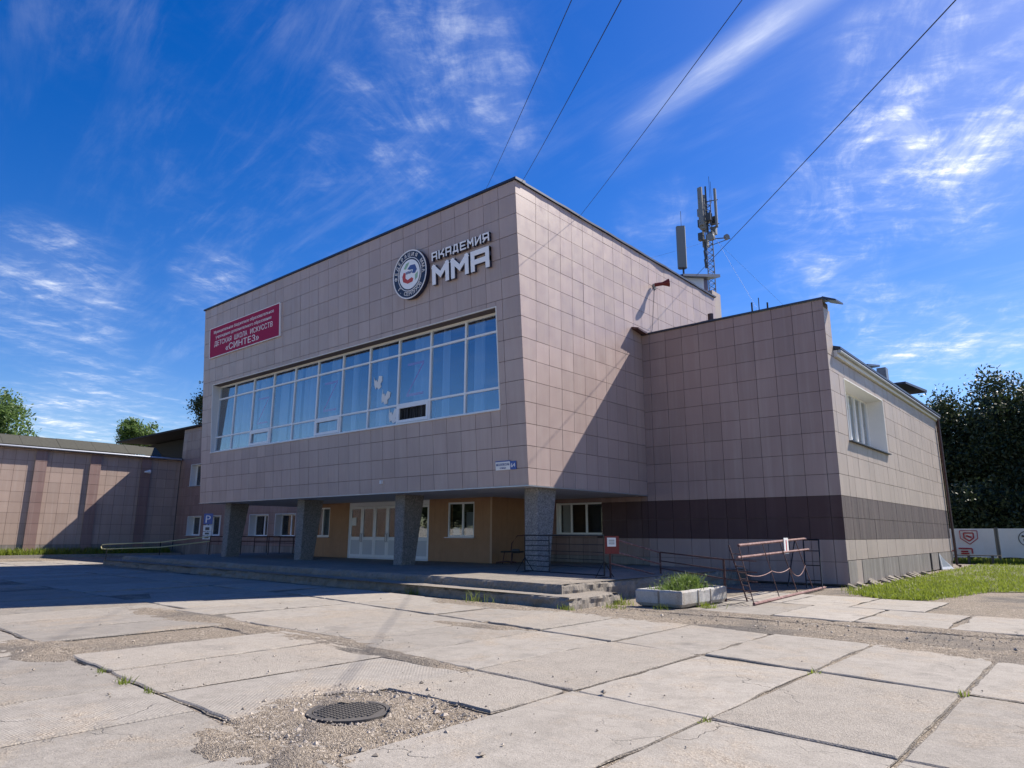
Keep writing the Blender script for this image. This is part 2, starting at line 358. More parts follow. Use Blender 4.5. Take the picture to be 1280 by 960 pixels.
def thing(name, label, cat, loc=(0,0,0), group=None):
    o = bpy.data.objects.new(name, None); C.objects.link(o); o.empty_display_size = .2; return tag(o, label, cat, group)
def tag(o, label, cat, group=None):
    o['label'] = label; o['category'] = cat
    if group: o['group'] = group
    return o
def struct(o): o['kind'] = 'structure'; return o
def stuff(o): o['kind'] = 'stuff'; return o
def box(name, mat, parent, *b): return MB().box(*b).build(name, mat, parent)
def text_geo(body, size=1.0, extrude=.0):
    cu = bpy.data.curves.new('t', 'FONT'); cu.body = body; cu.size = size; cu.extrude = extrude; cu.resolution_u = 3
    o = bpy.data.objects.new('t', cu); C.objects.link(o); dg = bpy.context.evaluated_depsgraph_get()
    me = bpy.data.meshes.new_from_object(o.evaluated_get(dg)); v = [tuple(x.co) for x in me.vertices]; f = [tuple(p.vertices) for p in me.polygons]
    bpy.data.objects.remove(o); bpy.data.curves.remove(cu); bpy.data.meshes.remove(me)
    return v, f
def put_text(mb, body, org, u, w, nrm, width=None, height=1.0, align='C', extrude=.006):
    """lays flat lettering with its baseline at org along u, cap height about `height`, scaled to `width`"""
    v, f = text_geo(body, 1.0, 1.0)
    if not v: return
    xs = [p[0] for p in v]; x0, x1 = min(xs), max(xs)
    sy = height/.73; sx = sy if width is None else width/(x1-x0)
    off = {'C': -(x0+x1)/2, 'L': -x0}[align]
    org, u, w, nrm = Vector(org), Vector(u), Vector(w), Vector(nrm)
    mb.add([org+u*((p[0]+off)*sx)+w*(p[1]*sy)+nrm*((p[2]+1)*extrude*.5) for p in v], f)

# ------------------------------------------------------------------ tiles
TILE_MESH = {}
def tile_mesh(a, b, th, mat):
    k = (round(a,3), round(b,3), th, mat)
    if k not in TILE_MESH:
        m = MB(); m.box(-a/2, a/2, -th, 0, -b/2, b/2)
        me = bpy.data.meshes.new('tile'); me.from_pydata(m.v, [], m.f); me.materials.append(MATS[mat])
        TILE_MESH[k] = me
    return TILE_MESH[k]
class Cladding:
    """collects tiles of one building; the 300 that show largest become parts, the rest one joined part"""
    GAP = .0135
    def __init__(s, parent): s.parent = parent; s.items = []
    def face(s, P, u, w, nrm, us, ws, matf, skip=(), th=.025):
        """P(u,w) -> world point on the outer face; us, ws sorted grid lines; skip: rects (u0,u1,w0,w1) left free"""
        for i in range(len(us)-1):
            for j in range(len(ws)-1):
                rects = [(us[i], us[i+1], ws[j], ws[j+1])]
                for (a0,a1,b0,b1) in skip:
                    out = []
                    for (u0,u1,w0,w1) in rects:
                        if a0 >= u1 or a1 <= u0 or b0 >= w1 or b1 <= w0: out.append((u0,u1,w0,w1)); continue
                        if u0 < a0: out.append((u0,a0,w0,w1))
                        if u1 > a1: out.append((a1,u1,w0,w1))
                        m0, m1 = max(u0,a0), min(u1,a1)
                        if w0 < b0: out.append((m0,m1,w0,b0))
                        if w1 > b1: out.append((m0,m1,b1,w1))
                    rects = out
                for (u0,u1,w0,w1) in rects:
                    if u1-u0 < .05 or w1-w0 < .05: continue
                    mat = matf((u0+u1)/2, (w0+w1)/2)
                    if mat is None: continue
                    c = P((u0+u1)/2, (w0+w1)/2); q = [px(P(a,b)) for a,b in ((u0,w0),(u1,w0),(u1,w1),(u0,w1))]
                    area = abs(sum(q[k][0]*q[(k+1)%4][1]-q[(k+1)%4][0]*q[k][1] for k in range(4)))/2
                    s.items.append((area, Vector(c), Vector(u), Vector(w), Vector(nrm), u1-u0-s.GAP, w1-w0-s.GAP, th, mat))
    def finish(s, limit=300):
        s.items.sort(key=lambda x: -x[0])
        rest = {}
        for k, (ar, c, u, w, n, a, b, th, mat) in enumerate(s.items):
            jit = Matrix.Rotation(rnd.gauss(0, .0022), 3, 'X') @ Matrix.Rotation(rnd.gauss(0, .0022), 3, 'Z')
            # local: x=u, y=-n (outer face at y=0, body behind), z=w
            M = Matrix((u, -n, w)).transposed() @ jit
            pos = c + n*rnd.uniform(-.003, .003)
            if k < limit:
                o = link('tile', tile_mesh(a, b, th, mat), s.parent)
                # mesh body spans y in [-th,0] -> flip so that body lies behind the outer face
                o.matrix_world = Matrix.Translation(pos - n*th) @ M.to_4x4()
            else:
                m = rest.setdefault(mat, MB()); v0 = MB().box(-a/2, a/2, -th, 0, -b/2, b/2)
                m.add([M @ Vector(v) + pos - n*th for v in v0.v], v0.f)
        if rest:
            mb = MB(); names = list(rest)
            for i, nm in enumerate(names): mb.cur = i; mb.add(rest[nm].v, rest[nm].f)
            stuff(mb.build('remaining_tiles', names, s.parent))
def frange(a, b, step):
    out = [a]; x = a
    while x+step < b-1e-6: x += step; out.append(x)
    out.append(b); return out
def grid_from(lines_start, step, lo, hi):
    """grid lines lo..hi with joints at lines_start + k*step"""
    k0 = math.ceil((lo-lines_start)/step+.05); xs = [lo]
    x = lines_start+k0*step
    while x < hi-.03: xs.append(x); x += step
    xs.append(hi); return xs

# ================================================================== GROUND
GZ = -.028
gm = MB(); gm.add([(-600,-300,GZ),(600,-300,GZ),(600,900,GZ),(-600,900,GZ)], [(0,1,2,3)])
struct(gm.build('ground', 'gravel'))

# pavement of cast slabs, each a piece
pav = struct(bpy.data.objects.new('pavement', None)); C.objects.link(pav)
ROWS = [(-5.1,0),(-2.4,0),(.3,0),(2.95,-.045),(5.70,-.083),(8.36,-.135),(11.1,-.085),(13.6,-.03),(16.4,0),(19.2,0),(22,0)]
def rowy(r, x): return ROWS[r][0] + ROWS[r][1]*(max(x,-16)+1.4)
def slab_outline(x0, x1, r, worn, ylo=None, yhi=None):
    g = .017
    c = [(x0+g, (rowy(r,x0) if ylo is None else ylo)+g), (x1-g, (rowy(r,x1) if ylo is None else ylo)+g), (x1-g, (rowy(r+1,x1) if yhi is None else yhi)-g), (x0+g, (rowy(r+1,x0) if yhi is None else yhi)-g)]
    pts = []; cx = sum(p[0] for p in c)/4; cy = sum(p[1] for p in c)/4
    for i in range(4):
        a, b = c[i], c[(i+1)%4]; L = math.hypot(b[0]-a[0], b[1]-a[1]); n = max(2, int(L/.16))
        for k in range(n):
            f = k/n; x = a[0]+(b[0]-a[0])*f; y = a[1]+(b[1]-a[1])*f
            d = worn*abs(mnoise.noise((x*2.3+7.1, y*2.3, i*3.7)))*.16 + worn*max(0, mnoise.noise((x*.8, y*.8, 5.5)))*.14
            cd = min(f, 1-f)*L
            if cd < .12: d += worn*.03
            dx, dy = cx-x, cy-y; l = math.hypot(dx, dy); pts.append((x+dx/l*d, y+dy/l*d))
    return pts
def add_slab(pts, mat, z, tilt):
    n = len(pts); cx = sum(p[0] for p in pts)/n; cy = sum(p[1] for p in pts)/n
    zz = lambda x, y: z+(x-cx)*tilt[0]+(y-cy)*tilt[1]
    inner = [((x-cx)*(1-.018/max(.3,abs(x-cx)+.3)*1)+cx, (y-cy)*(1-.012)+cy) for x, y in pts]
    vs_ = [(x,y,zz(x,y)) for x,y in inner]+[(x,y,zz(x,y)-.011) for x,y in pts]+[(x,y,-.14) for x,y in pts]
    fs = [tuple(range(n))]+[(n+i, n+(i+1)%n, (i+1)%n, i) for i in range(n)]+[(2*n+i, 2*n+(i+1)%n, n+(i+1)%n, n+i) for i in range(n)]
    return MB().add(vs_, fs).build('slab', mat, pav, recalc=False)
MANHOLE = (-5.25, 3.98)
slabs = 0; fm = MB()
for r in range(len(ROWS)-1):
    if r < 2: shift = 0
    shift = {2:-.55,3:0,4:0,5:0,6:.12,7:.5,8:-.3,9:.2}.get(r, 0)
    for i in range(-8, 30):
        x1 = -1.35-1.47*i+shift; x0 = x1-1.47; cx = (x0+x1)/2; cy = (rowy(r,cx)+rowy(r+1,cx))/2
        d = Vector((cx, cy, -1.5)); q = px((cx, cy, 0))
        if d.x*_f.x+d.y*_f.y < -1 or not (-260 < q[0] < 1500): continue
        if math.hypot(cx, cy) > 46: continue
        # terrace footprint
        if cy > 12.0 and -37.5 < cx < -8.2: continue
        if r >= 7 and cx < -37: continue
        if r >= 8 and cx > -1.0: continue
        if r >= 9: continue
        if r >= 8 and not (-8.6 < cx < -3.0): continue
        if r == 7 and cx > -.5: continue
        if r == 6 and (cx > -8.4) and not (cx < -6.5 and False): 
            if cx > -6.6 or cx < -7.6: continue
        worn = rnd.uniform(.15, .75)
        mat = 'slab_concrete'; ylo = yhi = None
        h = rnd.random()
        if cx < -6.6 and r <= 3: mat = 'slab_waffle' if h < .75 else 'slab_aggregate'
        elif h < .12: mat = 'slab_aggregate'
        if r == 3:
            if -6.0 < cx < -4.2: ylo = 4.75; mat = 'slab_aggregate'; worn = .6
            elif -7.3 < cx < -5.8: mat = 'slab_waffle'; 
            elif -8.8 < cx < -7.2: mat = 'slab_aggregate'
            elif -10.2 < cx < -8.7: mat = 'slab_aggregate'; 
            elif -11.6 < cx < -10.2: continue
        if r == 4 and -13.2 < cx < -8.2 and h < .35: mat = 'slab_aggregate'
        if r == 4 and cx < -8.6: ylo = 6.55 if cx > -14 else 6.9
        if r == 5 and -9.2 < cx < -7.4: worn = 1.0; mat = 'slab_aggregate'
        pts = slab_outline(x0, x1, r, worn, ylo, yhi)
        # keep the manhole's gravel collar free
        if math.hypot(cx-MANHOLE[0], cy-MANHOLE[1]) < 2.2 and r in (2, 3):
            np_ = []
            for (x, y) in pts:
                dx, dy = x-MANHOLE[0], y-MANHOLE[1]; l = math.hypot(dx, dy); lim = .72+.12*math.sin(3*math.atan2(dy, dx))
                if l < lim: x, y = MANHOLE[0]+dx/l*lim, MANHOLE[1]+dy/l*lim
                np_.append((x, y))
            pts = np_
        near = math.hypot(cx, cy) < 12
        add_slab(pts, mat, rnd.gauss(0, .005)-.004, (rnd.gauss(0,.004), rnd.gauss(0,.0025))); slabs += 1
        fz = GZ+.003+.00035*(slabs % 40)
        ccx = sum(q_[0] for q_ in pts)/len(pts); ccy = sum(q_[1] for q_ in pts)/len(pts); kk = len(pts)
        fm.add([(x+(x-ccx)/max(.01,math.hypot(x-ccx,y-ccy))*(.022+.03*mnoise.noise((x*3,y*3,1))), y+(y-ccy)/max(.01,math.hypot(x-ccx,y-ccy))*(.022+.03*mnoise.noise((x*3,y*3,1))), fz) for x, y in pts], [tuple(range(kk))])

stuff(fm.build('joint_filler', 'joint_tar', pav, recalc=False))
# manhole cover in its iron ring
mh = thing('manhole_cover', 'round dark iron manhole cover lying in gravel among the concrete slabs', 'manhole')
MB().disc((*MANHOLE, -.06), (1,0,0), (0,1,0), (0,0,1), .315, .36, .068, 48).build('rim', 'manhole_iron', mh)
m = MB(); m.disc((*MANHOLE, -.05), (1,0,0), (0,1,0), (0,0,1), 0, .305, .055, 48)
for ix in range(-6, 7):
    for iy in range(-6, 7):
        x, y = ix*.045+(iy%2)*.022, iy*.045
        if math.hypot(x, y) < .275: m.box(MANHOLE[0]+x-.013, MANHOLE[0]+x+.013, MANHOLE[1]+y-.013, MANHOLE[1]+y+.013, .005, .014)
m.build('lid', 'manhole_iron', mh)

# sand and grit washed over the slab edges
def sand_patch(cx, cy, rx, ry, seed, hole=0.0, rot=0.0):
    m = MB(); nr, na = 16, 90; vs_ = []; ca, sa = math.cos(rot), math.sin(rot)
    for k in range(nr+1):
        f = k/nr
        for a in range(na):
            th = 2*math.pi*a/na; wob = 1+.35*mnoise.noise((math.cos(th)*1.4+seed, math.sin(th)*1.4, seed))+.12*mnoise.noise((math.cos(th)*5, math.sin(th)*5, seed))
            r0x = hole; ex = (r0x+(rx-r0x)*f)*wob if f > 0 else r0x; ey = (r0x+(ry-r0x)*f)*wob if f > 0 else r0x
            x, y = cx+ex*math.cos(th)*ca-ey*math.sin(th)*sa, cy+ex*math.cos(th)*sa+ey*math.sin(th)*ca
            z = .014*(1-f)-.013*f*f+.014*mnoise.noise((x*3.1, y*3.1, 1))*(1-.4*f)+.010*mnoise.noise((x*9, y*9, 2))+.006*mnoise.noise((x*21, y*21, 3))
            if hole and k == 0: z = -.01
            vs_.append((x, y, z if k < nr else -.035))
    fs = [(k*na+a, k*na+(a+1)%na, (k+1)*na+(a+1)%na, (k+1)*na+a) for k in range(nr) for a in range(na)]
    if not hole: fs.append(tuple(range(na)))
    struct(m.add(vs_, fs).build('sand_patch', 'gravel', None, smooth=True, recalc=False))
sand_patch(MANHOLE[0]+.08, MANHOLE[1]-.05, 1.02, .86, 1.3, .355)
for q in ((-4.6,2.9,1.1,.35,2.1,0,.1),(-10.9,3.4,1.5,.6,3.3,0,.2),(-9.6,6.2,2.6,.4,4.4,0,0),(-13.5,6.3,2.5,.5,5.1,0,0),(-7.2,11.7,2.0,.5,6.2,0,0),(-4.0,11.6,2.4,.35,7.2,0,0),(-.8,11.2,2.0,.5,8.5,0,0),(-6.0,13.4,2.5,.45,9.1,0,0),(-2.6,13.5,1.8,.4,10.4,0,0),(-8.4,8.9,1.3,.3,11.2,0,.1),(-6.9,6.1,1.3,.22,12.3,0,-.1),(-10.5,11.6,2.2,.5,13.7,0,0)): sand_patch(*q)
# loose stones in the gravel
def on_gravel(x, y):
    if math.hypot(x-MANHOLE[0], y-MANHOLE[1]) < .39: return False
    if math.hypot(x-MANHOLE[0], y-MANHOLE[1]) < .95: return True
    if -5.9 < x < -4.1 and 3.1 < y < 4.8: return True
    if -11.6 < x < -10.1 and 2.9 < y < 6: return True
    if x < -8.6 and 5.9 < y < 6.9: return True
    if x > -8.6 and 11.5 < y < 13.4: return True
    return False
m = MB(); cnt = 0
oct_f = [(0,2,4),(2,1,4),(1,3,4),(3,0,4),(2,0,5),(1,2,5),(3,1,5),(0,3,5)]
while cnt < 6500:
    u = rnd.random()
    if u < .42: a = rnd.uniform(0, 6.283); rr = .39+abs(rnd.gauss(0, .42)); x, y = MANHOLE[0]+rr*math.cos(a), MANHOLE[1]+rr*math.sin(a)*.9
    elif u < .60: x, y = rnd.uniform(-12, -3), rnd.uniform(2.6, 7)
    elif u < .85: x, y = rnd.uniform(-9, 2), rnd.uniform(11.3, 13.6)
    else: x, y = rnd.uniform(-16, 2), rnd.uniform(2, 13)
    g = on_gravel(x, y)
    if not g and rnd.random() > .10: continue
    s_ = min(.035, .006*math.exp(rnd.gauss(.25, .5))); z = (GZ+.02 if g else .004)+s_*.3
    q = [(s_*rnd.uniform(.7,1.4),0,0),(-s_*rnd.uniform(.7,1.4),0,0),(0,s_*rnd.uniform(.7,1.4),0),(0,-s_*rnd.uniform(.7,1.4),0),(0,0,s_*rnd.uniform(.5,.9)),(0,0,-s_*.6)]
    a = rnd.uniform(0, 6.28); ca, sa = math.cos(a), math.sin(a)
    m.add([(x+p[0]*ca-p[1]*sa, y+p[0]*sa+p[1]*ca, z+p[2]) for p in q], oct_f); cnt += 1
o = stuff(m.build('loose_stones', 'stone_bits')); tag(o, 'scattered small stones lying on the gravel and slabs', 'stones')

# ------------------------------------------------------------------ terrace and steps (worn concrete)
def worn_block(name, outline, z0, z1, mat, amp=.03):
    """closed outline (x,y); edges are subdivided, rounded and chipped"""
    pts = []
    n = len(outline)
    for i in range(n):
        a, b = outline[i], outline[(i+1)%n]; L = math.hypot(b[0]-a[0], b[1]-a[1])
        k = max(1, int(L/(.07 if max(a[0],b[0]) > -15 else .16))) if i < 4 else max(1, int(L/2))
        for j in range(k): pts.append((a[0]+(b[0]-a[0])*j/k, a[1]+(b[1]-a[1])*j/k))
    cx = sum(p[0] for p in pts)/len(pts); cy = sum(p[1] for p in pts)/len(pts)
    m = len(pts); nrm = []
    for i in range(m):
        a, b = pts[i-1], pts[(i+1)%m]; tx, ty = b[0]-a[0], b[1]-a[1]; l = math.hypot(tx, ty) or 1; nrm.append((ty/l, -tx/l))
    prof = [(0.0, 0.0), (.0, .35), (.0, .68), (.02, .88), (.06, .985), (.14, 1.0)]
    vs_ = []
    for (ins, hz) in prof:
        for i, (x, y) in enumerate(pts):
            nx = mnoise.noise((x*1.9, y*1.9, hz*2)); n2 = mnoise.noise((x*.55, y*.55, 9)); n3 = mnoise.noise((x*6, y*6, hz*6))+.6*mnoise.noise((x*15, y*15, hz*11))
            d = ins + amp*(nx*.8+n3*.6) + max(0, n2)*amp*1.6*hz
            zz = z0+(z1-z0)*hz - (max(0, n2)*.03+max(0, nx)*.018)*(hz > .8)
            vs_.append((x-nrm[i][0]*d, y-nrm[i][1]*d, zz))
    fs = []
    for k in range(len(prof)-1):
        for i in range(m): j = (i+1)%m; fs.append((k*m+i, k*m+j, (k+1)*m+j, (k+1)*m+i))
    fs.append(tuple((len(prof)-1)*m+i for i in range(m)))
    return MB().add(vs_, fs).build(name, mat, None, smooth=False)
ZT = .42
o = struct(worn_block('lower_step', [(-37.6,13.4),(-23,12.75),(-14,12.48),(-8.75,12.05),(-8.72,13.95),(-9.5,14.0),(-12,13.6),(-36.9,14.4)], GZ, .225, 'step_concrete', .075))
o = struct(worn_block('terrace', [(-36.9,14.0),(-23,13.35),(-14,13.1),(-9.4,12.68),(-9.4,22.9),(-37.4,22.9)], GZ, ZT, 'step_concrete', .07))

# ================================================================== HALL (main block)
XS, XM, YF0, ZB, ZTOP, YB, KL = -13.06, -33.73, 16.02, 2.93, 12.55, 30.1, .07
YW = 23.0
def yf(z): return YF0-KL*(z-ZB)
FN = Vector((0, -1, -KL)).normalized(); FW = Vector((0, -KL, 1)).normalized(); FU = Vector((1,0,0))
def PF(x, z, off=0): return Vector((x, yf(z), z)) + FN*off
hall = thing('hall_building', 'two storey hall clad in pinkish stone tiles, upper floor overhanging on columns', 'building')
# core walls behind the tiles
WX0, WX1, WZ0, WZ1 = -32.74, -14.07, 5.28, 8.58
YG = 16.06
def fpiece(m, x0, x1, z0, z1, yb=16.6):
    a = .045
    m.hexa([(x0,yf(z0)+a,z0),(x1,yf(z0)+a,z0),(x1,yb,z0),(x0,yb,z0)], [(x0,yf(z1)+a,z1),(x1,yf(z1)+a,z1),(x1,yb,z1),(x0,yb,z1)])
m = MB()
fpiece(m, XM+.05, XS-.05, ZB+.02, WZ0); fpiece(m, XM+.05, XS-.05, WZ1, ZTOP)
fpiece(m, XM+.05, WX0-.02, WZ0, WZ1); fpiece(m, WX1+.02, XS-.05, WZ0, WZ1)
m.build('front_wall', 'backing', hall)
m = MB(); a = .045
for xx, t_ in ((XS-.35, XS-a), (XM+a, XM+.35)):
    m.hexa([(xx,16.6,ZB+.02),(t_,16.6,ZB+.02),(t_,YB,ZB+.02),(xx,YB,ZB+.02)], [(xx,16.6,ZTOP),(t_,16.6,ZTOP),(t_,YB,ZTOP),(xx,YB,ZTOP)])
    m.hexa([(xx,yf(ZB)+a,ZB+.02),(t_,yf(ZB)+a,ZB+.02),(t_,16.6,ZB+.02),(xx,16.6,ZB+.02)], [(xx,yf(ZTOP)+a,ZTOP),(t_,yf(ZTOP)+a,ZTOP),(t_,16.6,ZTOP),(xx,16.6,ZTOP)])
m.build('side_wall', 'backing', hall)
box('rear_wall', 'white_render', hall, XM+.05, XS-.05, YB-.3, YB, 0, ZTOP)
m = MB(); m.add([(XM+.1,yf(ZTOP)+.1,ZTOP-.02),(XS-.1,yf(ZTOP)+.1,ZTOP-.02),(XS-.1,YB-.05,ZTOP-.02),(XM+.1,YB-.05,ZTOP-.02),
                 (XM+.1,yf(ZTOP)+.1,ZTOP-.3),(XS-.1,yf(ZTOP)+.1,ZTOP-.3),(XS-.1,YB-.05,ZTOP-.3),(XM+.1,YB-.05,ZTOP-.3)], [(0,1,2,3),(7,6,5,4),(0,4,5,1),(1,5,6,2),(2,6,7,3),(3,7,4,0)])
m.build('roof', 'roof_felt', hall)
# soffit
m = MB(); m.hexa([(XM+.02,YF0+.02,ZB-.03),(XS-.02,YF0+.02,ZB-.03),(XS-.02,YB-.1,ZB-.03),(XM+.02,YB-.1,ZB-.03)], [(XM+.02,YF0+.02,ZB+.015),(XS-.02,YF0+.02,ZB+.015),(XS-.02,YB-.1,ZB+.015),(XM+.02,YB-.1,ZB+.015)])
m.build('soffit', 'soffit', hall)
# light metal drip edge at the bottom of the cladding
m = MB(); m.box(XM-.03, XS+.03, YF0-.035, YF0+.012, ZB-.035, ZB-.005); m.box(XS+.004, XS+.035, YF0+.015, YW-.1, ZB-.035, ZB-.005)
m.build('drip_edge', 'gutter_metal', hall)
# room behind the ribbon window
m = MB(); m.box(XM+.4, XS-.4, 20.4, 20.6, 4.3, 9.6); m.box(XM+.4, XS-.4, 16.62, 20.4, 4.2, 4.35); m.box(XM+.4, XS-.4, 16.62, 20.4, 9.5, 9.65); m.box(XM+.36, XM+.45, 16.62, 20.4, 4.35, 9.5); m.box(XS-.45, XS-.36, 16.62, 20.4, 4.35, 9.5)
m.build('interior_room', 'interior', hall)
# coping
m = MB(); m.cur = 0
zc0, zc1 = ZTOP+.003, ZTOP+.075
yc = yf(ZTOP)-.06
m.hexa([(XM-.08,yc,zc0),(XS+.08,yc,zc0),(XS+.08,yc+.5,zc0),(XM-.08,yc+.5,zc0)], [(XM-.08,yc,zc1),(XS+.08,yc,zc1),(XS+.08,yc+.5,zc1+.04),(XM-.08,yc+.5,zc1+.04)])
segs = 26; y0 = yc+.5
for k in range(segs):       # wavy sheet along the side edge
    ya, yb_ = y0+(YB-y0)*k/segs, y0+(YB-y0)*(k+1)/segs
    da, db = .07+.07*mnoise.noise((ya*.9, 3, 0)), .07+.07*mnoise.noise((yb_*.9, 3, 0))
    ea, eb = .02*mnoise.noise((ya*.7, 8, 0)), .02*mnoise.noise((yb_*.7, 8, 0))
    m.hexa([(XS-.4,ya,zc0),(XS+da,ya,zc0+ea),(XS+db,yb_,zc0+eb),(XS-.4,yb_,zc0)], [(XS-.4,ya,zc1+.04),(XS+da,ya,zc1+ea),(XS+db,yb_,zc1+eb),(XS-.4,yb_,zc1+.04)])
m.box(XM-.08, XM+.4, y0, YB, zc0, zc1)
m.build('coping', 'coping_metal', hall)
# tiles
clad = Cladding(hall)
zrows = [ZB, 3.44] + [3.44+.667*k for k in range(1, 14)]
zrows = [z for z in zrows if z < ZTOP-.1] + [ZTOP]
us = [XS]; x = XS-.74
while x > XM+.1: us.append(x); x -= .667
us.append(XM); us = sorted(us)
clad.face(lambda u, w: PF(u, w), FU, FW, FN, us, zrows, lambda u, w: 'tile_pink', [(WX0, WX1, WZ0, WZ1)])
# side: local u runs along +Y seen from +X ; u axis = +Y
ys = [y for y in grid_from(16.41, .667, 16.41, YB)]
clad.face(lambda u, w: Vector((XS, u, w)), (0,1,0), (0,0,1), (1,0,0), ys, zrows, lambda u, w: None if (u > YW and w < ZB) else 'tile_pink')
for j in range(len(zrows)-1):      # cut tiles of the leaning front edge
    z0, z1 = zrows[j]+.008, zrows[j+1]-.008
    m = MB(); xo, xi = XS, XS-.025
    m.hexa([(xi,yf(z0)+.006,z0),(xo,yf(z0)+.006,z0),(xo,16.402,z0),(xi,16.402,z0)], [(xi,yf(z1)+.006,z1),(xo,yf(z1)+.006,z1),(xo,16.402,z1),(xi,16.402,z1)])
    m.build('edge_tile', 'tile_pink', hall)
m = MB(); m.hexa([(XM+.02,yf(ZB)+.03,ZB),(XM+.03,yf(ZB)+.03,ZB),(XM+.03,YB,ZB),(XM+.02,YB,ZB)], [(XM+.02,yf(ZTOP)+.03,ZTOP),(XM+.03,yf(ZTOP)+.03,ZTOP),(XM+.03,YB,ZTOP),(XM+.02,YB,ZTOP)])
m.build('west_cladding', 'tile_pink', hall)
clad.finish()

# ribbon window: reveals, frame members, panes, curtains
rw = MB(); T = .07
bay = [-32.74]+[-31.19+1.712*k for k in range(10)]+[-14.10]
zt1, zt0 = 7.93, 6.05
rw.box(WX0, WX1, YG-.04, YG+.04, WZ0, WZ0+.10); rw.box(WX0, WX1, YG-.04, YG+.04, WZ1-.08, WZ1)
window = rw.build('ribbon_window', 'white_frame', hall)
for x in bay: box('mullion', 'white_frame', window, x-.035, x+.035, YG-.05, YG+.05, WZ0+.10, WZ1-.08)
for k in range(11):
    for z in (zt0, zt1): box('transom', 'white_frame', window, bay[k]+.036, bay[k+1]-.036, YG-.04, YG+.04, z-.035, z+.035)
    for z0, z1 in ((WZ0+.10, zt0-.035), (zt0+.035, zt1-.035), (zt1+.035, WZ1-.08)):
        if k == 8 and z0 < 5.5: continue
        o = box('pane', 'glass', window, bay[k]+.037, bay[k+1]-.037, YG-.006, YG+.006, z0+.001, z1-.001)
        o.rotation_euler = (0, 0, 0)
for k in (2, 5, 8):        # opening vents with their own heavier frames
    m = MB(); xa, xb, za, zb_ = bay[k]+.04, bay[k+1]-.04, WZ0+.105, zt0-.04; yo = YG-.075
    f = .10
    m.box(xa, xb, yo, yo+.06, za, za+f); m.box(xa, xb, yo, yo+.06, zb_-f, zb_); m.box(xa, xa+f, yo, yo+.06, za+f, zb_-f); m.box(xb-f, xb, yo, yo+.06, za+f, zb_-f)
    v = m.build('vent_frame', 'white_frame', window)
    if k == 8:
        m = MB()
        for q in range(9):
            xx = xa+f+q*(xb-xa-2*f)/9; m.box(xx, xx+.1, yo+.08+.02*(q%2), yo+.10+.02*(q%2), za+f, zb_-f)
        m.build('dark_blind', 'cloth_black', window)
box('dark_sheet', 'interior_dark', window, bay[8], bay[9], YG+.25, YG+.27, WZ0, zt0)  # plain dark sheet set behind the open vent
# white reveals around the opening (leaning outer edge)
def reveal(name, x0, x1, z0, z1, mat='white_render'):
    m = MB(); m.hexa([(x0,yf(z0)-.012,z0),(x1,yf(z0)-.012,z0),(x1,YG+.02,z0),(x0,YG+.02,z0)], [(x0,yf(z1)-.012,z1),(x1,yf(z1)-.012,z1),(x1,YG+.02,z1),(x0,YG+.02,z1)])
    m.build(name, mat, window)
reveal('reveal', WX0-.02, WX0+.02, WZ0+.03, WZ1); reveal('reveal', WX1-.02, WX1+.02, WZ0+.03, WZ1); reveal('reveal', WX0-.02, WX1+.02, WZ1+.002, WZ1+.03)
m = MB(); m.hexa([(WX0-.02,yf(WZ0)-.05,WZ0-.01),(WX1+.02,yf(WZ0)-.05,WZ0-.01),(WX1+.02,YG-.02,WZ0-.01),(WX0-.02,YG-.02,WZ0-.01)], [(WX0-.02,yf(WZ0)-.05,WZ0+.02),(WX1+.02,yf(WZ0)-.05,WZ0+.02),(WX1+.02,YG-.02,WZ0+.05),(WX0-.02,YG-.02,WZ0+.05)])
m.build('sill', 'white_frame', window)
# sheer curtains hanging inside, each a thing
def curtain(x0, x1, slant=0, label=''):
    m = MB(); n = max(8, int((x1-x0)/.045)); vs_ = []
    for i in range(n+1):
        x = x0+(x1-x0)*i/n; y = YG+.30+.09*math.sin(x*17+mnoise.noise((x*1.5,1,1))*4)+.05*mnoise.noise((x*5,0,0))
        vs_ += [(x+slant, y, 9.0), (x, y, 5.1), (x+slant, y+.006, 9.0), (x, y+.006, 5.1)]
    fs = []
    for i in range(n): a, b = i*4, i*4+4; fs += [(a,a+1,b+1,b), (a+2,b+2,b+3,a+3)]
    fs += [(0,2,3,1), (n*4, n*4+1, n*4+3, n*4+2)]
    o = m.add(vs_, fs).build('curtain', 'curtain', None, smooth=True); tag(o, label, 'curtain', 'sheer curtains behind the long window')
nm = ['leftmost', 'second', 'third', 'fourth', 'fifth', 'sixth', 'seventh', 'rightmost']
for k, (a_, b_, sl_) in enumerate(((-32.0,-31.25,.5),(-31.1,-29.65,0),(-29.3,-28.55,0),(-27.7,-27.1,0),(-26.85,-25.9,0),(-25.8,-24.5,0),(-24.0,-23.3,.1),(-22.45,-21.95,0))):
    curtain(a_, b_, sl_, f'pale sheer curtain behind the long window, {nm[k]} of eight')
curtain(-20.75, -20.3, 0, 'narrow pale curtain beside the white paper figures on the long window')
curtain(-17.3, -16.95, 0, 'narrow pale curtain in the bay right of the black vent')
curtain(-18.75, -17.95, 0, 'pale sheer curtain behind the red tape letter near the black vent')
curtain(-15.6, -15.2, 0, 'narrow pale curtain in the last bay at the right end of the long window')
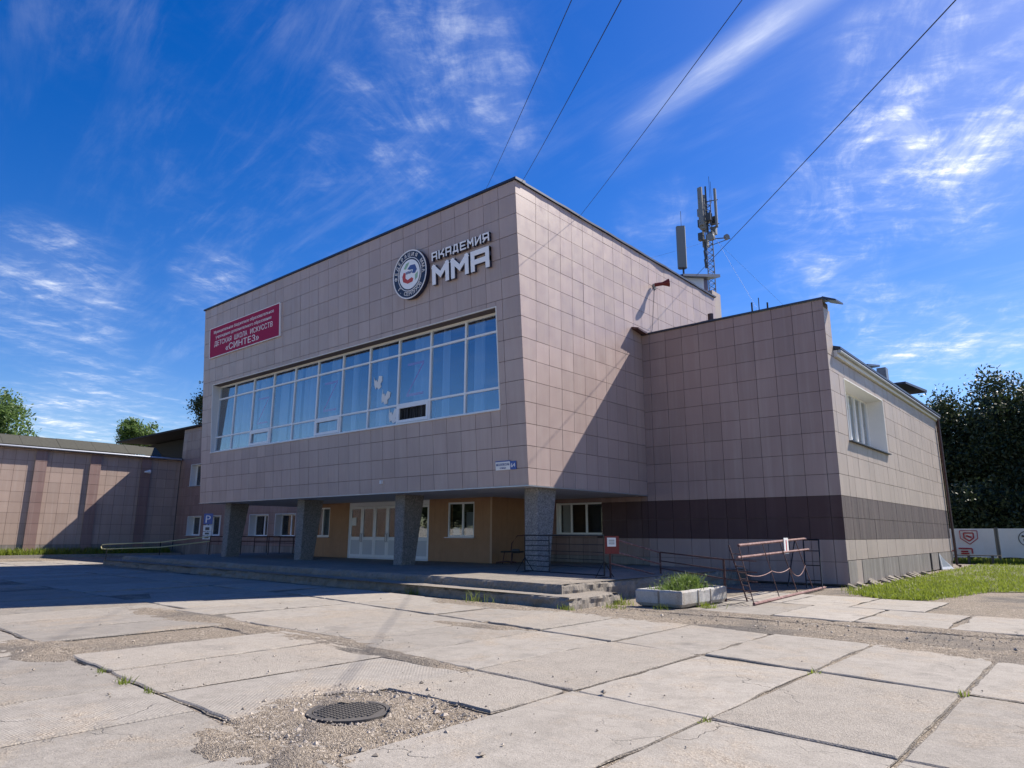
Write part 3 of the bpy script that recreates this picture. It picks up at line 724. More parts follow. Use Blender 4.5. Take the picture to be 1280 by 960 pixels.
# taped letters on the glass and cut paper figures
def tape_z(k, label, alpha='tape_red'):
    xa, xb = bay[k]+.42, bay[k+1]-.40; za, zb_ = 6.32, 7.55; y = YG+.02; w = .10; m = MB()
    m.box(xa, xb, y, y+.004, zb_-w, zb_); m.box(xa, xb, y, y+.004, za, za+w)
    m.hexa([(xa,y+.001,za+w),(xa+.1,y+.001,za+w),(xa+.1,y+.004,za+w),(xa,y+.004,za+w)], [(xb-.1,y+.001,zb_-w),(xb,y+.001,zb_-w),(xb,y+.004,zb_-w),(xb-.1,y+.004,zb_-w)])
    o = m.build('tape_letter', alpha, None); tag(o, label, 'letter', 'taped letters on the window panes')
tape_z(8, 'dark red tape letter on the pane right above the black open vent')
tape_z(5, 'faint red tape letter on the middle pane of the long window')
tape_z(2, 'faint red tape letter on the third pane from the left of the long window')
def figure(cx, cz, s_, rot, label):
    prof = [(-.5,.55),(-.35,.2),(-.2,.25),(-.05,.05),(.1,.5),(.45,.45),(.5,.1),(.3,-.1),(.4,-.35),(.1,-.5),(-.1,-.3),(-.25,-.45),(-.4,-.1)]
    ca, sa = math.cos(rot), math.sin(rot); m = MB(); y = YG-.016; n = len(prof)
    P_ = [(cx+s_*(a*ca-b*sa), cz+s_*(a*sa+b*ca)) for a, b in prof]
    m.add([(x,y,z) for x,z in P_]+[(x,y+.003,z) for x,z in P_], [tuple(range(n)), tuple(range(n,2*n))[::-1]]+[(i,(i+1)%n,n+(i+1)%n,n+i) for i in range(n)])
    tag(m.build('paper_cutout', 'paper', None), label, 'paper cutout', 'white paper figures on the glass')
figure(-20.41, 7.06, .52, 0, 'white paper figure on the glass, topmost of three'); figure(-19.94, 6.44, .52, -.3, 'white paper figure on the glass, middle of three'); figure(-19.46, 5.70, .55, -.15, 'white paper figure on the glass, lowest of three beside the black vent')

# tapered columns with exposed aggregate
for x in (-13.80, -19.95, -26.35, -32.55):
    m = MB(); yq = 16.72; w = .47; n = 9
    sect = lambda d, z, t_: [(x, yq, z), (x+w, yq, z), (x+w, yq+d, z), (x, yq+d, z)]
    vs_ = []; 
    for k in range(n):
        f = k/(n-1); z = ZT-.03+(ZB-.03-ZT+.03)*f; d = .66+.34*f; c_ = .035; dx = .03*f
        q = [(x+c_,yq),(x+w-c_,yq),(x+w+dx,yq+c_),(x+w+dx,yq+d-c_),(x+w-c_,yq+d),(x+c_,yq+d),(x-dx,yq+d-c_),(x-dx,yq+c_)]
        vs_ += [(a,b,z) for a,b in q]
    fs = [tuple(range(8))[::-1], tuple((n-1)*8+i for i in range(8))]
    for k in range(n-1):
        for i in range(8): j = (i+1)%8; fs.append((k*8+i,k*8+j,(k+1)*8+j,(k+1)*8+i))
    MB().add(vs_, fs).build('column', 'aggregate', hall)

# vestibule with doors under the overhang
YV = 19.9; VX0, VX1 = -30.4, -18.03; zv = ZB-.031
DX0, DX1 = -27.0, -21.55
m = MB(); m.box(VX0, -29.7, YV, YV+.3, ZT, zv); m.box(-29.7, -28.5, YV, YV+.3, ZT, 1.35); m.box(-29.7, -28.5, YV, YV+.3, 2.72, zv); m.box(-28.5, DX0, YV, YV+.3, ZT, zv)
m.box(VX0, VX0+.3, YV+.3, 22.99, ZT, zv); m.build('vestibule_wall', 'plaster_brown', hall); m = MB()
m.box(DX1, -20.45, YV, YV+.3, ZT, zv); m.box(-20.45, -18.97, YV, YV+.3, ZT, 1.38); m.box(-20.45, -18.97, YV, YV+.3, 2.74, zv); m.box(-18.97, VX1, YV, YV+.3, ZT, zv)
m.box(VX1-.3, VX1, YV+.3, 22.99, ZT, zv)
vest = m.build('vestibule_wall', 'plaster_brown', hall)
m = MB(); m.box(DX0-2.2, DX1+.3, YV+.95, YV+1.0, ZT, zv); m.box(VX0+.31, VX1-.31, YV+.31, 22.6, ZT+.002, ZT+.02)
m.build('vestibule_dark_panel', 'interior_dark', hall)  # dark panel added behind the door glass, its colour standing in for interior shade
box('corner_strip', 'plaster_strip', vest, VX1-.09, VX1+.006, YV-.008, YV-.002, ZT, zv)
def small_window(name, parent, x0, x1, z0, z1, y, div=(.5,), depth=.08, frame='white_frame', gl='glass_dark', sill=True, f=.07, back=True):
    m = MB(); yy = y+depth
    m.box(x0, x1, yy, yy+.06, z0, z0+f); m.box(x0, x1, yy, yy+.06, z1-f, z1); m.box(x0, x0+f, yy, yy+.06, z0+f, z1-f); m.box(x1-f, x1, yy, yy+.06, z0+f, z1-f)
    for d in div: xm = x0+(x1-x0)*d; m.box(xm-f*.6, xm+f*.6, yy+.003, yy+.057, z0+f, z1-f)
    w = m.build(name, frame, parent); edges = [x0+f]+[x0+(x1-x0)*d for d in div]+[x1-f]
    for a, b in zip(edges[:-1], edges[1:]): box('pane', gl, w, a+(f*.6 if a != edges[0] else 0), b-(f*.6 if b != edges[-1] else 0), yy+.025, yy+.035, z0+f, z1-f)
    if sill: box('sill', 'gutter_metal', w, x0-.08, x1+.08, y-.10, yy, z0-.04, z0-.005)
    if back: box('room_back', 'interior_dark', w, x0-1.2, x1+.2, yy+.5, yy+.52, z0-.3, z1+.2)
    return w
w = small_window('window', hall, -20.45, -18.97, 1.38, 2.74, YV, (.56,), .03)
box('blind', 'curtain', w, -19.58, -19.05, YV+.2, YV+.21, 1.45, 2.35); box('paper_notice', 'paper', w, -20.2, -19.85, YV+.10, YV+.104, 1.47, 1.75)
w = small_window('window', hall, -29.7, -28.5, 1.35, 2.72, YV, (.5,), .03)
box('blind', 'curtain', w, -29.6, -28.6, YV+.2, YV+.21, 1.42, 2.66)
# entrance doors: six glazed leaves with white lower panels
leafw = (DX1-DX0-.1)/6; door_top = 2.72
m = MB(); m.box(DX0, DX1, YV+.02, YV+.14, door_top, zv-.01); m.box(DX0, DX0+.05, YV+.02, YV+.14, ZT, door_top); m.box(DX1-.05, DX1, YV+.02, YV+.14, ZT, door_top); m.box(DX0+.05, DX1-.05, YV+.01, YV+.2, ZT-.01, ZT+.03)
dframe = m.build('door_frame', 'white_frame', hall)
for k in range(6):
    x0 = DX0+.05+k*leafw+.006; x1 = x0+leafw-.012; y0, y1 = YV+.05, YV+.11; f = .10
    m = MB(); m.box(x0, x0+f, y0, y1, ZT+.04, door_top-.01); m.box(x1-f, x1, y0, y1, ZT+.04, door_top-.01)
    m.box(x0+f, x1-f, y0, y1, ZT+.04, ZT+.17); m.box(x0+f, x1-f, y0, y1, 1.22, 1.36); m.box(x0+f, x1-f, y0, y1, door_top-.12, door_top-.01)
    d = m.build('door', 'white_frame', hall)
    box('pane', 'glass_dark', d, x0+f, x1-f, y0+.02, y0+.03, 1.36, door_top-.12)
    box('lower_panel', 'grey_frame', d, x0+f, x1-f, y0+.018, y0+.04, ZT+.17, 1.22)
    hx = x1-.05 if k % 2 == 0 else x0+.05
    MB().tube([(hx,y0,1.15),(hx,y0-.06,1.18),(hx,y0-.06,1.48),(hx,y0,1.51)], .014, 6).build('handle', 'grey_metal', d)
m = MB(); put_text(m, 'А', (DX0+.05+.44, YV+.068, 2.2), (1,0,0), (0,0,1), (0,-1,0), .3, .28); 
o = box('notice', 'paper', None, -26.83, -26.5, YV+.062, YV+.066, 1.86, 2.22); tag(o, 'white paper notice behind the glass of the leftmost entrance door', 'notice')
o = MB().box(-19.87, -19.79, YF0-.13, YF0-.02, 3.25, 3.37).build('sensor_lamp', 'paper', None); tag(o, 'tiny white lamp on the hall front below the long window', 'lamp')

# ================================================================== REAR BLOCK (two storeys, behind and left of the hall)
XL = -51.9
rear = thing('rear_building', 'two storey tiled rear block with small white windows behind the hall', 'building')
RZ = 9.05
wins = [(-50.0,-48.0,1.33,2.66),(-47.1,-45.2,1.33,2.66),(-41.5,-39.3,1.31,2.65),(-38.5,-36.3,1.31,2.65),(-50.25,-48.6,4.78,6.34),(-16.83-.44,-15.10,1.5,2.74)]
xs_all = sorted(set([XL, XS-.05]+[w[0] for w in wins]+[w[1] for w in wins]))
m = MB()
for a, b in zip(xs_all[:-1], xs_all[1:]):
    cuts = sorted([(w[2], w[3]) for w in wins if w[0] <= a+1e-6 and w[1] >= b-1e-6]); z = 0
    for z0, z1 in cuts: m.box(a, b, YW+.045, YW+.5, z, z0); z = z1
    m.box(a, b, YW+.045, YW+.5, z, RZ if b < XM+.6 else 4)
m.build('wall', 'backing', rear)
m = MB(); m.box(XL, XM+.05, YW+.5, 32, RZ-.35, RZ-.05); m.box(XL-12, XL-.35, YW+2.2, 32, 0, RZ-.05); m.box(XL-.35, XL, YW+.3, 32, 0, RZ-.05)
m.build('rear_mass', 'roof_felt', rear)
m = MB(); m.hexa([(XL-12.4,YW-.25,RZ+.0),(XM+.02,YW-.25,RZ+.0),(XM+.02,32,RZ+.35),(XL-12.4,32,RZ+.35)], [(XL-12.4,YW-.25,RZ+.12),(XM+.02,YW-.25,RZ+.12),(XM+.02,32,RZ+1.1),(XL-12.4,32,RZ+1.1)])
m.build('roof', 'roof_felt', rear)
rc = Cladding(rear)
zr = [ZT*0+.02, .75] + [.75+.667*k for k in range(1, 13)]; zr = [z for z in zr if z < RZ-.05]+[RZ-.02]
stripe = lambda u, w: 'tile_base' if w < .75 else ('tile_dark' if (u > -15.3 and 1.35 < w < 2.75) else 'tile_pilaster')
skips = [(w[0], w[1], w[2], w[3]) for w in wins]
rc.face(lambda u, w: Vector((u, YW, w)), (1,0,0), (0,0,1), (0,-1,0), frange(XL, XM+.4, .667), zr, stripe, skips)
zr2 = [z for z in (ZT, .70, 1.37, 2.04, 2.71, ZB-.035)]
rc.face(lambda u, w: Vector((u, YW, w)), (1,0,0), (0,0,1), (0,-1,0), frange(XM+.4, XS, .667), zr2, stripe, skips)
rc.finish()
for k, (x0, x1, z0, z1) in enumerate(wins[:5]):
    w = small_window('window', rear, x0, x1, z0, z1, YW, (.5,), .42, f=.09)
    m = MB(); m.box(x0-.02, x0+.02, YW-.01, YW+.42, z0, z1); m.box(x1-.02, x1+.02, YW-.01, YW+.42, z0, z1); m.box(x0+.02, x1-.02, YW-.01, YW+.42, z1-.03, z1+.004); m.box(x0-.03, x1+.03, YW-.06, YW+.42, z0-.03, z0+.006)
    m.build('reveal', 'white_render', w)
x0, x1, z0, z1 = wins[5]
w = small_window('window', rear, x0+.01, x1, z0, z1, YW, (.28,.62), .16, f=.07)
box('blind', 'grey_frame', w, x0+.1, x0+.5, YW+.3, YW+.31, z0+.07, z1-.07)
m = MB(); m.box(x0-.02, x0+.01, YW-.01, YW+.2, z0, z1); m.build('reveal', 'white_render', w)
for k, x in enumerate((-57.6, -56.3)):    # paired metal vents on the roof, seen beside the tree
    m = MB(); m.tube([(x, 27.5, 9.4), (x, 27.5, 10.85)], .42, 10); m.tube([(x, 27.5, 10.85), (x, 27.5, 11.0)], .5, 10)
    m.build('roof_vent', 'gutter_metal', rear)

# ================================================================== LEFT WING (pilastered)
lw = thing('left_wing_building', 'low beige tiled wing with projecting brown pilasters and grey sheet roof', 'building')
LY0, LY1, EZ = -6.0, YW-.05, 6.72
box('wall', 'backing', lw, XL-.4, XL-.045, LY0, LY1, 0, EZ)
lc = Cladding(lw)
lz = [.05, .75]+[.75+.652*k for k in range(1, 10)]; lz = [z for z in lz if z < EZ-.1]+[EZ]
ly = frange(LY0, LY1, .667)
lc.face(lambda u, w: Vector((XL, u, w)), (0,1,0), (0,0,1), (1,0,0), ly, lz, lambda u, w: 'tile_base' if w < .75 else 'tile_beige')
for yc_ in (20.52, 17.25, 14.07, 10.9, 7.7, 4.5):
    m = MB(); m.box(XL+.001, XL+.10, yc_-.30, yc_+.30, .05, EZ-.01); pil = m.build('pilaster', 'backing', lw)
    for a, b in zip(lz[:-1], lz[1:]):
        box('tile', 'tile_pilaster', pil, XL+.101, XL+.13, yc_-.33, yc_+.33, a+.008, b-.008)
lc.finish()
m = MB(); m.hexa([(XL-.6,LY0,EZ+.01),(XL+.29,LY0,EZ+.01),(XL+.29,LY1,EZ+.01),(XL-.6,LY1,EZ+.01)], [(XL-.6,LY0,EZ+.09),(XL+.29,LY0,EZ+.09),(XL+.29,LY1,EZ+.09),(XL-.6,LY1,EZ+.09)])
m.build('eaves', 'brown_metal', lw)
m = MB(); m.tube([(XL+.33,LY0,EZ+.06),(XL+.33,LY1-.1,EZ+.06)], .075, 8); m.build('gutter', 'gutter_metal', lw)
roofm = MB()
yy = LY0; k = 0
while yy < LY1-1.6:
    ye = min(yy+1.05, LY1-1.5); dz = rnd.uniform(-.012, .012)
    roofm = MB(); roofm.hexa([(XL+.30,yy,EZ+.16+dz),(XL+.30,ye-.012,EZ+.16+dz),(XL-1.0,ye-.012,EZ+.88+dz),(XL-1.0,yy,EZ+.88+dz)], [(XL+.30,yy,EZ+.20+dz),(XL+.30,ye-.012,EZ+.20+dz),(XL-1.0,ye-.012,EZ+.92+dz),(XL-1.0,yy,EZ+.92+dz)])
    roofm.build('roof_sheet', 'roof_slate', lw); yy = ye
m = MB(); m.hexa([(XL-7,LY0,EZ+.6),(XL-.95,LY0,EZ+.85),(XL-.95,LY1-1.5,EZ+.85),(XL-7,LY1-1.5,EZ+.6)], [(XL-7,LY0,EZ+.62),(XL-.95,LY0,EZ+.9),(XL-.95,LY1-1.5,EZ+.9),(XL-7,LY1-1.5,EZ+.62)])
m.box(XL-.7, XL+.25, LY0, LY1, EZ+.095, EZ+.15)
m.build('roof', 'roof_felt', lw)
m = MB(); m.tube([(XL+.35,20.7,5.75),(XL+.45,20.3,5.70)], .14, 8, r1=.05); m.build('floodlight', 'white_frame', lw)

# ================================================================== RIGHT WING
XW, YE, PZ, WR = -6.3, 40.9, 9.08, 7.5
wing = thing('right_wing_building', 'lower tiled wing with dark band and tall front parapet beside the hall', 'building')
m = MB(); m.box(XS-.04, XW-.045, YW+.045, YW+.70, 0, PZ); m.build('front_wall', 'backing', wing)
SW = (24.55, 29.72, 4.60, 6.68)
m = MB(); xi = XW-.7
m.box(xi, XW-.045, YW+.70, SW[0], 0, WR-.1); m.box(xi, XW-.045, SW[1], YE, 0, WR-.1); m.box(xi, XW-.045, SW[0], SW[1], 0, SW[2]); m.box(xi, XW-.045, SW[0], SW[1], SW[3], WR-.1)
m.build('side_wall', 'backing', wing)
m = MB(); m.box(XS, xi, YE-.3, YE, 0, WR-.1); m.box(XS-.02, xi, YW+.7, YE-.3, WR-.5, WR-.12); m.build('roof_deck', 'roof_felt', wing)
m = MB(); m.box(XW-3, XW-1.6, SW[0]-1, SW[1]+1, 4.0, 7.0); m.build('interior_room', 'interior', wing)
wc = Cladding(wing)
wz = [.04, .70, 1.37, 2.04, 2.71]+[2.71+.667*k for k in range(1, 10)]; wz = [z for z in wz if z < PZ-.05]+[PZ]
wx = sorted([XS, -6.65]+[-6.65-.675*k for k in range(1, 10)]+[XW]); wx = [x for x in wx if x >= XS]
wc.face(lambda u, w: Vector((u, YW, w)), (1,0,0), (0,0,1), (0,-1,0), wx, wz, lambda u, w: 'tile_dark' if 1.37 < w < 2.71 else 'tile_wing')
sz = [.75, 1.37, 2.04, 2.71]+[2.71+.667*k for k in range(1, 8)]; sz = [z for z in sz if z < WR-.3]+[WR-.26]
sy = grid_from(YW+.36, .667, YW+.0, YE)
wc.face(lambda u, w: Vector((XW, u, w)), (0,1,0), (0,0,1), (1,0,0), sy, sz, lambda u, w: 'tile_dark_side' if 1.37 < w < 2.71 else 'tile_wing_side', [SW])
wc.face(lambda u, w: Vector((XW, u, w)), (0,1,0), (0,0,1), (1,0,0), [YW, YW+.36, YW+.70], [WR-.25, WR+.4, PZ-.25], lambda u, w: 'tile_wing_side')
wc.finish()
# base panels along the side, some slipped or missing
ybp = [23.0,23.9,24.5,25.3,27.2,29.4,31.8,33.6,35.2,35.6,37.1,37.4,39.0,40.2]
for a, b in zip(ybp[:-1], ybp[1:]):
    if (a, b) in ((35.2,35.6),(37.1,37.4)): continue
    pale = (a, b) == (23.9,24.5)
    o = box('base_panel', 'tile_wing_side' if pale else 'tile_base', wing, XW-.02, XW+.02+rnd.uniform(-.008,.008), a+.01, b-.01, .02, .735)
box('base_panel', 'tile_base', wing, XW-.02, XW+.02, 40.25, 40.85, .3, .73)
m = MB(); m.hexa([(XW+.05,37.2,.0),(XW+.1,37.2,.0),(XW+.4,38.3,.0),(XW+.35,38.3,.0)], [(XW+.02,37.15,.72),(XW+.05,37.15,.72),(XW+.08,37.9,.45),(XW+.05,37.9,.45)]); m.build('slipped_panel', 'grey_frame', wing)
# fascia, roof edge
m = MB(); m.box(XW-.3, XW+.10, YW+.71, YE+.15, WR-.24, WR-.02); m.build('fascia', 'white_render', wing)
m = MB(); m.hexa([(XW-.5,YW+.71,WR+.0),(XW+.22,YW+.71,WR+.0),(XW+.22,YE+.3,WR+.0),(XW-.5,YE+.3,WR+.0)], [(XW-.5,YW+.71,WR+.30),(XW+.22,YW+.71,WR+.08),(XW+.22,YE+.3,WR+.08),(XW-.5,YE+.3,WR+.30)])
m.build('roof_edge', 'coping_metal', wing)
m = MB(); m.tube([(XW+.16,YW+.75,WR-.06),(XW+.16,YE+.1,WR-.1)], .06, 8); m.build('gutter', 'gutter_metal', wing)
# parapet coping with folded end
m = MB(); m.hexa([(XS-.02,YW-.06,PZ+.003),(XW+.02,YW-.06,PZ+.003),(XW+.02,YW+.8,PZ+.12),(XS-.02,YW+.8,PZ+.12)], [(XS-.02,YW-.06,PZ+.06),(XW+.02,YW-.06,PZ+.06),(XW+.02,YW+.8,PZ+.18),(XS-.02,YW+.8,PZ+.18)])
m.hexa([(XW+.02,YW-.10,PZ-.02),(XW+.42,YW-.05,PZ-.16),(XW+.42,YW+.8,PZ-.08),(XW+.02,YW+.85,PZ+.08)], [(XW+.02,YW-.10,PZ+.07),(XW+.42,YW-.05,PZ-.10),(XW+.42,YW+.8,PZ-.02),(XW+.02,YW+.85,PZ+.19)])
m.build('parapet_coping', 'coping_metal', wing)
m = MB(); m.hexa([(XS+.01,YW-.75,PZ+.12),(XS+.32,YW-.75,PZ+.06),(XS+.32,YW-.04,PZ-.02),(XS+.01,YW-.04,PZ+.04)], [(XS+.01,YW-.75,PZ+.20),(XS+.32,YW-.75,PZ+.12),(XS+.32,YW-.04,PZ+.06),(XS+.01,YW-.04,PZ+.12)])
m.build('flashing_end', 'brown_metal', wing)
# side window deep in its white reveal
w = MB(); gx = XW-.62
w.box(gx-.03, gx+.03, SW[0], SW[1], SW[2], SW[2]+.08); w.box(gx-.03, gx+.03, SW[0], SW[1], SW[3]-.08, SW[3]); w = w.build('window', 'white_frame', wing)
ymu = [SW[0]+.04+k*(SW[1]-SW[0]-.08)/6 for k in range(7)]
for y in ymu: box('mullion', 'white_frame', w, gx-.04, gx+.05, y-.045, y+.045, SW[2]+.08, SW[3]-.08)
for a, b in zip(ymu[:-1], ymu[1:]): box('pane', 'glass', w, gx-.005, gx+.005, a+.046, b-.046, SW[2]+.08, SW[3]-.08)
m = MB(); m.box(gx-.05, XW+.012, SW[0]-.02, SW[0]+.02, SW[2], SW[3]); m.box(gx-.05, XW+.012, SW[1]-.02, SW[1]+.02, SW[2], SW[3]); m.box(gx-.05, XW+.012, SW[0]+.02, SW[1]-.02, SW[3]-.02, SW[3]+.02); m.box(gx-.05, XW, SW[0]+.02, SW[1]-.02, SW[2]-.02, SW[2]+.01)
m.build('reveal', 'white_render', w)
box('sill', 'coping_metal', w, XW-.05, XW+.12, SW[0]-.05, SW[1]+.05, SW[2]-.06, SW[2]-.025)
m = MB()
for k in range(8):
    yv = SW[0]+.2+k*.6; m.box(gx-.3, gx-.29, yv, yv+.42, SW[2], SW[3])
m.build('vertical_blinds', 'curtain', w)
m = MB(); m.tube([(XW+.12,YE-.08,WR-.1),(XW+.12,YE-.08,6.6),(XW+.14,YE-.05,.12),(XW+.3,YE-.2,.05)], .065, 8); m.build('downpipe', 'brown_metal', wing)
# things on the wing roof
m = MB(); m.box(-9.0,-7.6,33.2,34.3,WR-.2,8.9); po = m.build('roof_hatch', 'white_render', wing)
m = MB(); m.hexa([(-9.3,32.6,8.80),(-7.3,32.6,8.80),(-7.3,34.8,9.15),(-9.3,34.8,9.15)],[(-9.3,32.6,8.88),(-7.3,32.6,8.88),(-7.3,34.8,9.25),(-9.3,34.8,9.25)]); m.build('hatch_cover', 'coping_metal', wing)
m = MB(); m.box(-7.7,-7.3,35.9,36.35,WR-.2,9.35); m.build('vent_pipe', 'grey_metal', wing)
m = MB(); m.box(-9.8,-7.6,40.0,43.6,WR-2,9.1); m.build('stair_head', 'dark_grey_box', wing)
m = MB(); m.hexa([(-10.3,39.0,9.05),(-7.1,39.0,9.05),(-7.1,44.6,9.45),(-10.3,44.6,9.45)],[(-10.3,39.0,9.15),(-7.1,39.0,9.15),(-7.1,44.6,9.6),(-10.3,44.6,9.6)]); m.build('stair_head_roof', 'coping_metal', wing)
# rubble strip of broken slabs at the wing's foot
for k in range(13):
    y = 22.6+k*.8+rnd.uniform(-.1,.1); x = XW+.26+rnd.uniform(-.1,.15)
    a = rnd.uniform(.09,.2); m = MB(); m.hexa([(x-a,y-a*.8,-.05),(x+a,y-a,-.05),(x+a*.9,y+a,-.05),(x-a,y+a*.8,-.05)],[(x-a*.9,y-a*.7,.10+rnd.uniform(-.03,.05)),(x+a*.8,y-a*.8,.02),(x+a*.8,y+a*.8,.03),(x-a*.9,y+a*.7,.12+rnd.uniform(-.03,.05))])
    o = m.build('broken_slab', 'step_concrete', pav)

# ------------------------------------------------------------------ stair head and antennas behind the hall roof
sh = thing('stair_tower', 'small roof tower with slanted dark roof slab behind the hall', 'roof tower')
m = MB(); m.box(-16.0, XS-.12, YB+.02, YB+.95, 6, 13.0); m.build('white_wall', 'tile_wing_side', sh)
m = MB(); m.hexa([(-16.4,27.4,ZTOP),(-13.55,27.4,ZTOP),(-13.55,YB-.03,ZTOP),(-16.4,YB-.03,ZTOP)], [(-16.4,27.4,12.9),(-13.55,27.4,12.9),(-13.55,YB-.03,13.75),(-16.4,YB-.03,13.75)]); m.build('upper_wall', 'grey_frame', sh)
m = MB(); m.box(-16.3, -13.6, YB-.02, YB+.55, 13.02, 13.8); m.build('roof_box', 'brown_metal', sh)
m = MB(); m.hexa([(-16.8,27.2,12.86),(-13.2,27.2,12.86),(-13.2,YB+1.15,13.98),(-16.8,YB+1.15,13.98)],[(-16.8,27.2,12.95),(-13.2,27.2,12.95),(-13.2,YB+1.15,14.14),(-16.8,YB+1.15,14.14)]); m.build('roof_slab', 'coping_metal', sh)
def panel_antenna(parent, c, ang, h, w=.38, d=.18):
    cx, cy, cz = c; ca, sa = math.cos(ang), math.sin(ang); m = MB()
    prof = [(-w/2,-d/2),(w/2,-d/2),(w/2,d*.2),(w*.3,d/2),(-w*.3,d/2),(-w/2,d*.2)]
    m.prism([(cx+a*ca-b*sa, cy+a*sa+b*ca) for a, b in prof], cz, cz+h); return m.build('antenna_panel', 'antenna_grey', parent)
ap = thing('panel_antenna', 'single tall grey panel antenna on a short pole at the hall roof edge', 'antenna')
bx_, by_ = -14.56, 30.05
m = MB(); m.tube([(bx_,by_,ZTOP-.1),(bx_,by_,16.3)], .05, 8); m.tube([(bx_,by_,16.3),(bx_,by_,17.5)], .012, 5)
for z in (13.2, 13.5): m.box(bx_-.25, bx_+.15, by_-.15, by_+.1, z, z+.18)
m.tube([(bx_-.6,by_-.4,ZTOP),(bx_,by_,13.6)], .03, 6); m.tube([(bx_+.5,by_-.5,ZTOP),(bx_,by_,13.6)], .03, 6)
m.build('pole', 'dark_grey_box', ap)
m = MB(); prof = [(-.19,-.16),(.19,-.16),(.23,.0),(.15,.18),(-.15,.18),(-.23,.0)]
ca, sa = math.cos(.55), math.sin(.55)
m.prism([(bx_+a*ca-b*sa, by_-.1+a*sa+b*ca) for a, b in prof], 14.4, 16.6); m.build('antenna_panel', 'antenna_grey', ap)
ms = thing('antenna_mast', 'lattice mast with cellular panel antennas and small dishes on the roof tower', 'mast')
mx_, my_, mz0, mz1 = -14.6, 33.3, 12.0, 19.4
m = MB(); legs = [(mx_+.22*math.cos(a), my_+.22*math.sin(a)) for a in (.4, 2.5, 4.6)]
for a, b in legs: m.tube([(a,b,mz0),(a,b,mz1)], .03, 6)
k = 0; z = mz0
while z < mz1-.3:
    for i in range(3):
        p, q = legs[i], legs[(i+1)%3]; m.tube([(p[0],p[1],z),(q[0],q[1],z+.32)], .014, 4); m.tube([(p[0],p[1],z),(q[0],q[1],z)], .014, 4)
    z += .32
m.build('lattice', 'grey_metal', ms)
m = MB(); m.tube([(mx_,my_,mz1-2.2),(mx_,my_,mz1+.8)], .05, 8)
for z in (17.9, 19.3):
    for a in (.3, 2.4, 4.5): m.tube([(mx_,my_,z),(mx_+.62*math.cos(a),my_+.62*math.sin(a),z)], .025, 5)
m.tube([(mx_,my_,17.1),(mx_+.8,my_+.44,17.1)], .03, 5); m.tube([(mx_,my_,16.7),(mx_+1.0,my_+.55,17.05)], .02, 5)
for a in (-.6, 1.2): m.tube([(mx_+.4*math.cos(a),my_+.4*math.sin(a),19.3),(mx_+.4*math.cos(a),my_+.4*math.sin(a),20.6)], .012, 4)
for z in (15.4, 15.9, 16.4): m.tube([(mx_-.1,my_-.24,z),(mx_-.14,my_-.26,z+.5)], .07, 5)
m.build('bracket', 'dark_grey_box', ms)
for a in (.3, 2.4, 4.5): panel_antenna(ms, (mx_+.48*math.cos(a), my_+.55*math.sin(a), 17.75), a-math.pi/2, 2.2, .27, .13)
for i, (a, z) in enumerate(((.9,18.0),(2.0,18.2),(3.2,17.9),(4.0,18.4),(5.4,18.0),(.9,17.4),(3.4,17.1),(4.4,17.6),(5.6,16.9),(2.4,16.8))):
    cx, cy = mx_+.36*math.cos(a), my_+.36*math.sin(a); box('radio_unit', 'antenna_grey' if i%2 else 'dark_grey_box', ms, cx-.14, cx+.14, cy-.12, cy+.12, z, z+.42)
MB().disc((mx_+.82,my_+.4,17.1), Vector((.5,.86,0)), (0,0,1), Vector((.86,-.5,0)), 0, .16, .12, 20).build('dish', 'antenna_grey', ms)
MB().disc((mx_+.3,my_-.35,17.0), (1,0,0), (0,0,1), (0,-1,0), 0, .2, .12, 20).build('dish', 'antenna_grey', ms)
# thin guy wires
def cable(name, a, b, r, sag, label, group, mat='cable', n=22):
    a, b = Vector(a), Vector(b); pts = [a+(b-a)*(k/n)-Vector((0,0,sag*4*(k/n)*(1-k/n))) for k in range(n+1)]
    o = MB().tube(pts, r, 5).build(name, mat, None); tag(o, label, 'cable', group)
for q, (b, lb) in enumerate((((-8.6,27,7.6),'thin guy wire from the mast to the wing roof, lower one'),((-7.0,30,7.7),'thin guy wire from the mast to the wing roof, nearer the wing corner'),((-15.3,24,12.7),'thin guy wire from the mast down to the hall roof'))):
    cable('guy_wire', (mx_,my_,18.0-.5*q), b, .004, .05, lb, 'mast guy wires')
# overhead cables from the hall roof out over the forecourt
def far(x, y, t_): d = _r*((x-640)/CAM_F)-_u*((y-480)/CAM_F)+_f; return Vector((0,0,CAM_H))+d*t_
for (a, pxy, t_, r, lb) in (((-15.05,16.1,13.15),(710,0),9,.006,'overhead cable from the short pole on the hall roof, leftmost of four'),
                            ((-13.1,15.75,12.65),(771,0),9,.007,'overhead cable from the hall roof corner, second from left of four'),
                            ((-13.02,18.96,12.68),(921,0),11,.0075,'overhead cable from the middle of the hall side roof edge'),
                            ((-13.5,29.2,13.55),(1186,0),11,.011,'thickest overhead cable running from beside the mast, rightmost of four')):
    a = Vector(a); e = far(*pxy, t_); cable('overhead_cable', a, a+(e-a)*1.75, r, .12, lb, 'overhead cables')
o = MB().tube([(-15.05,16.1,ZTOP+.05),(-15.05,16.1,13.2)], .035, 8).build('cable_post', 'black_metal', None); tag(o, 'short black post on the hall roof edge holding a cable', 'post')

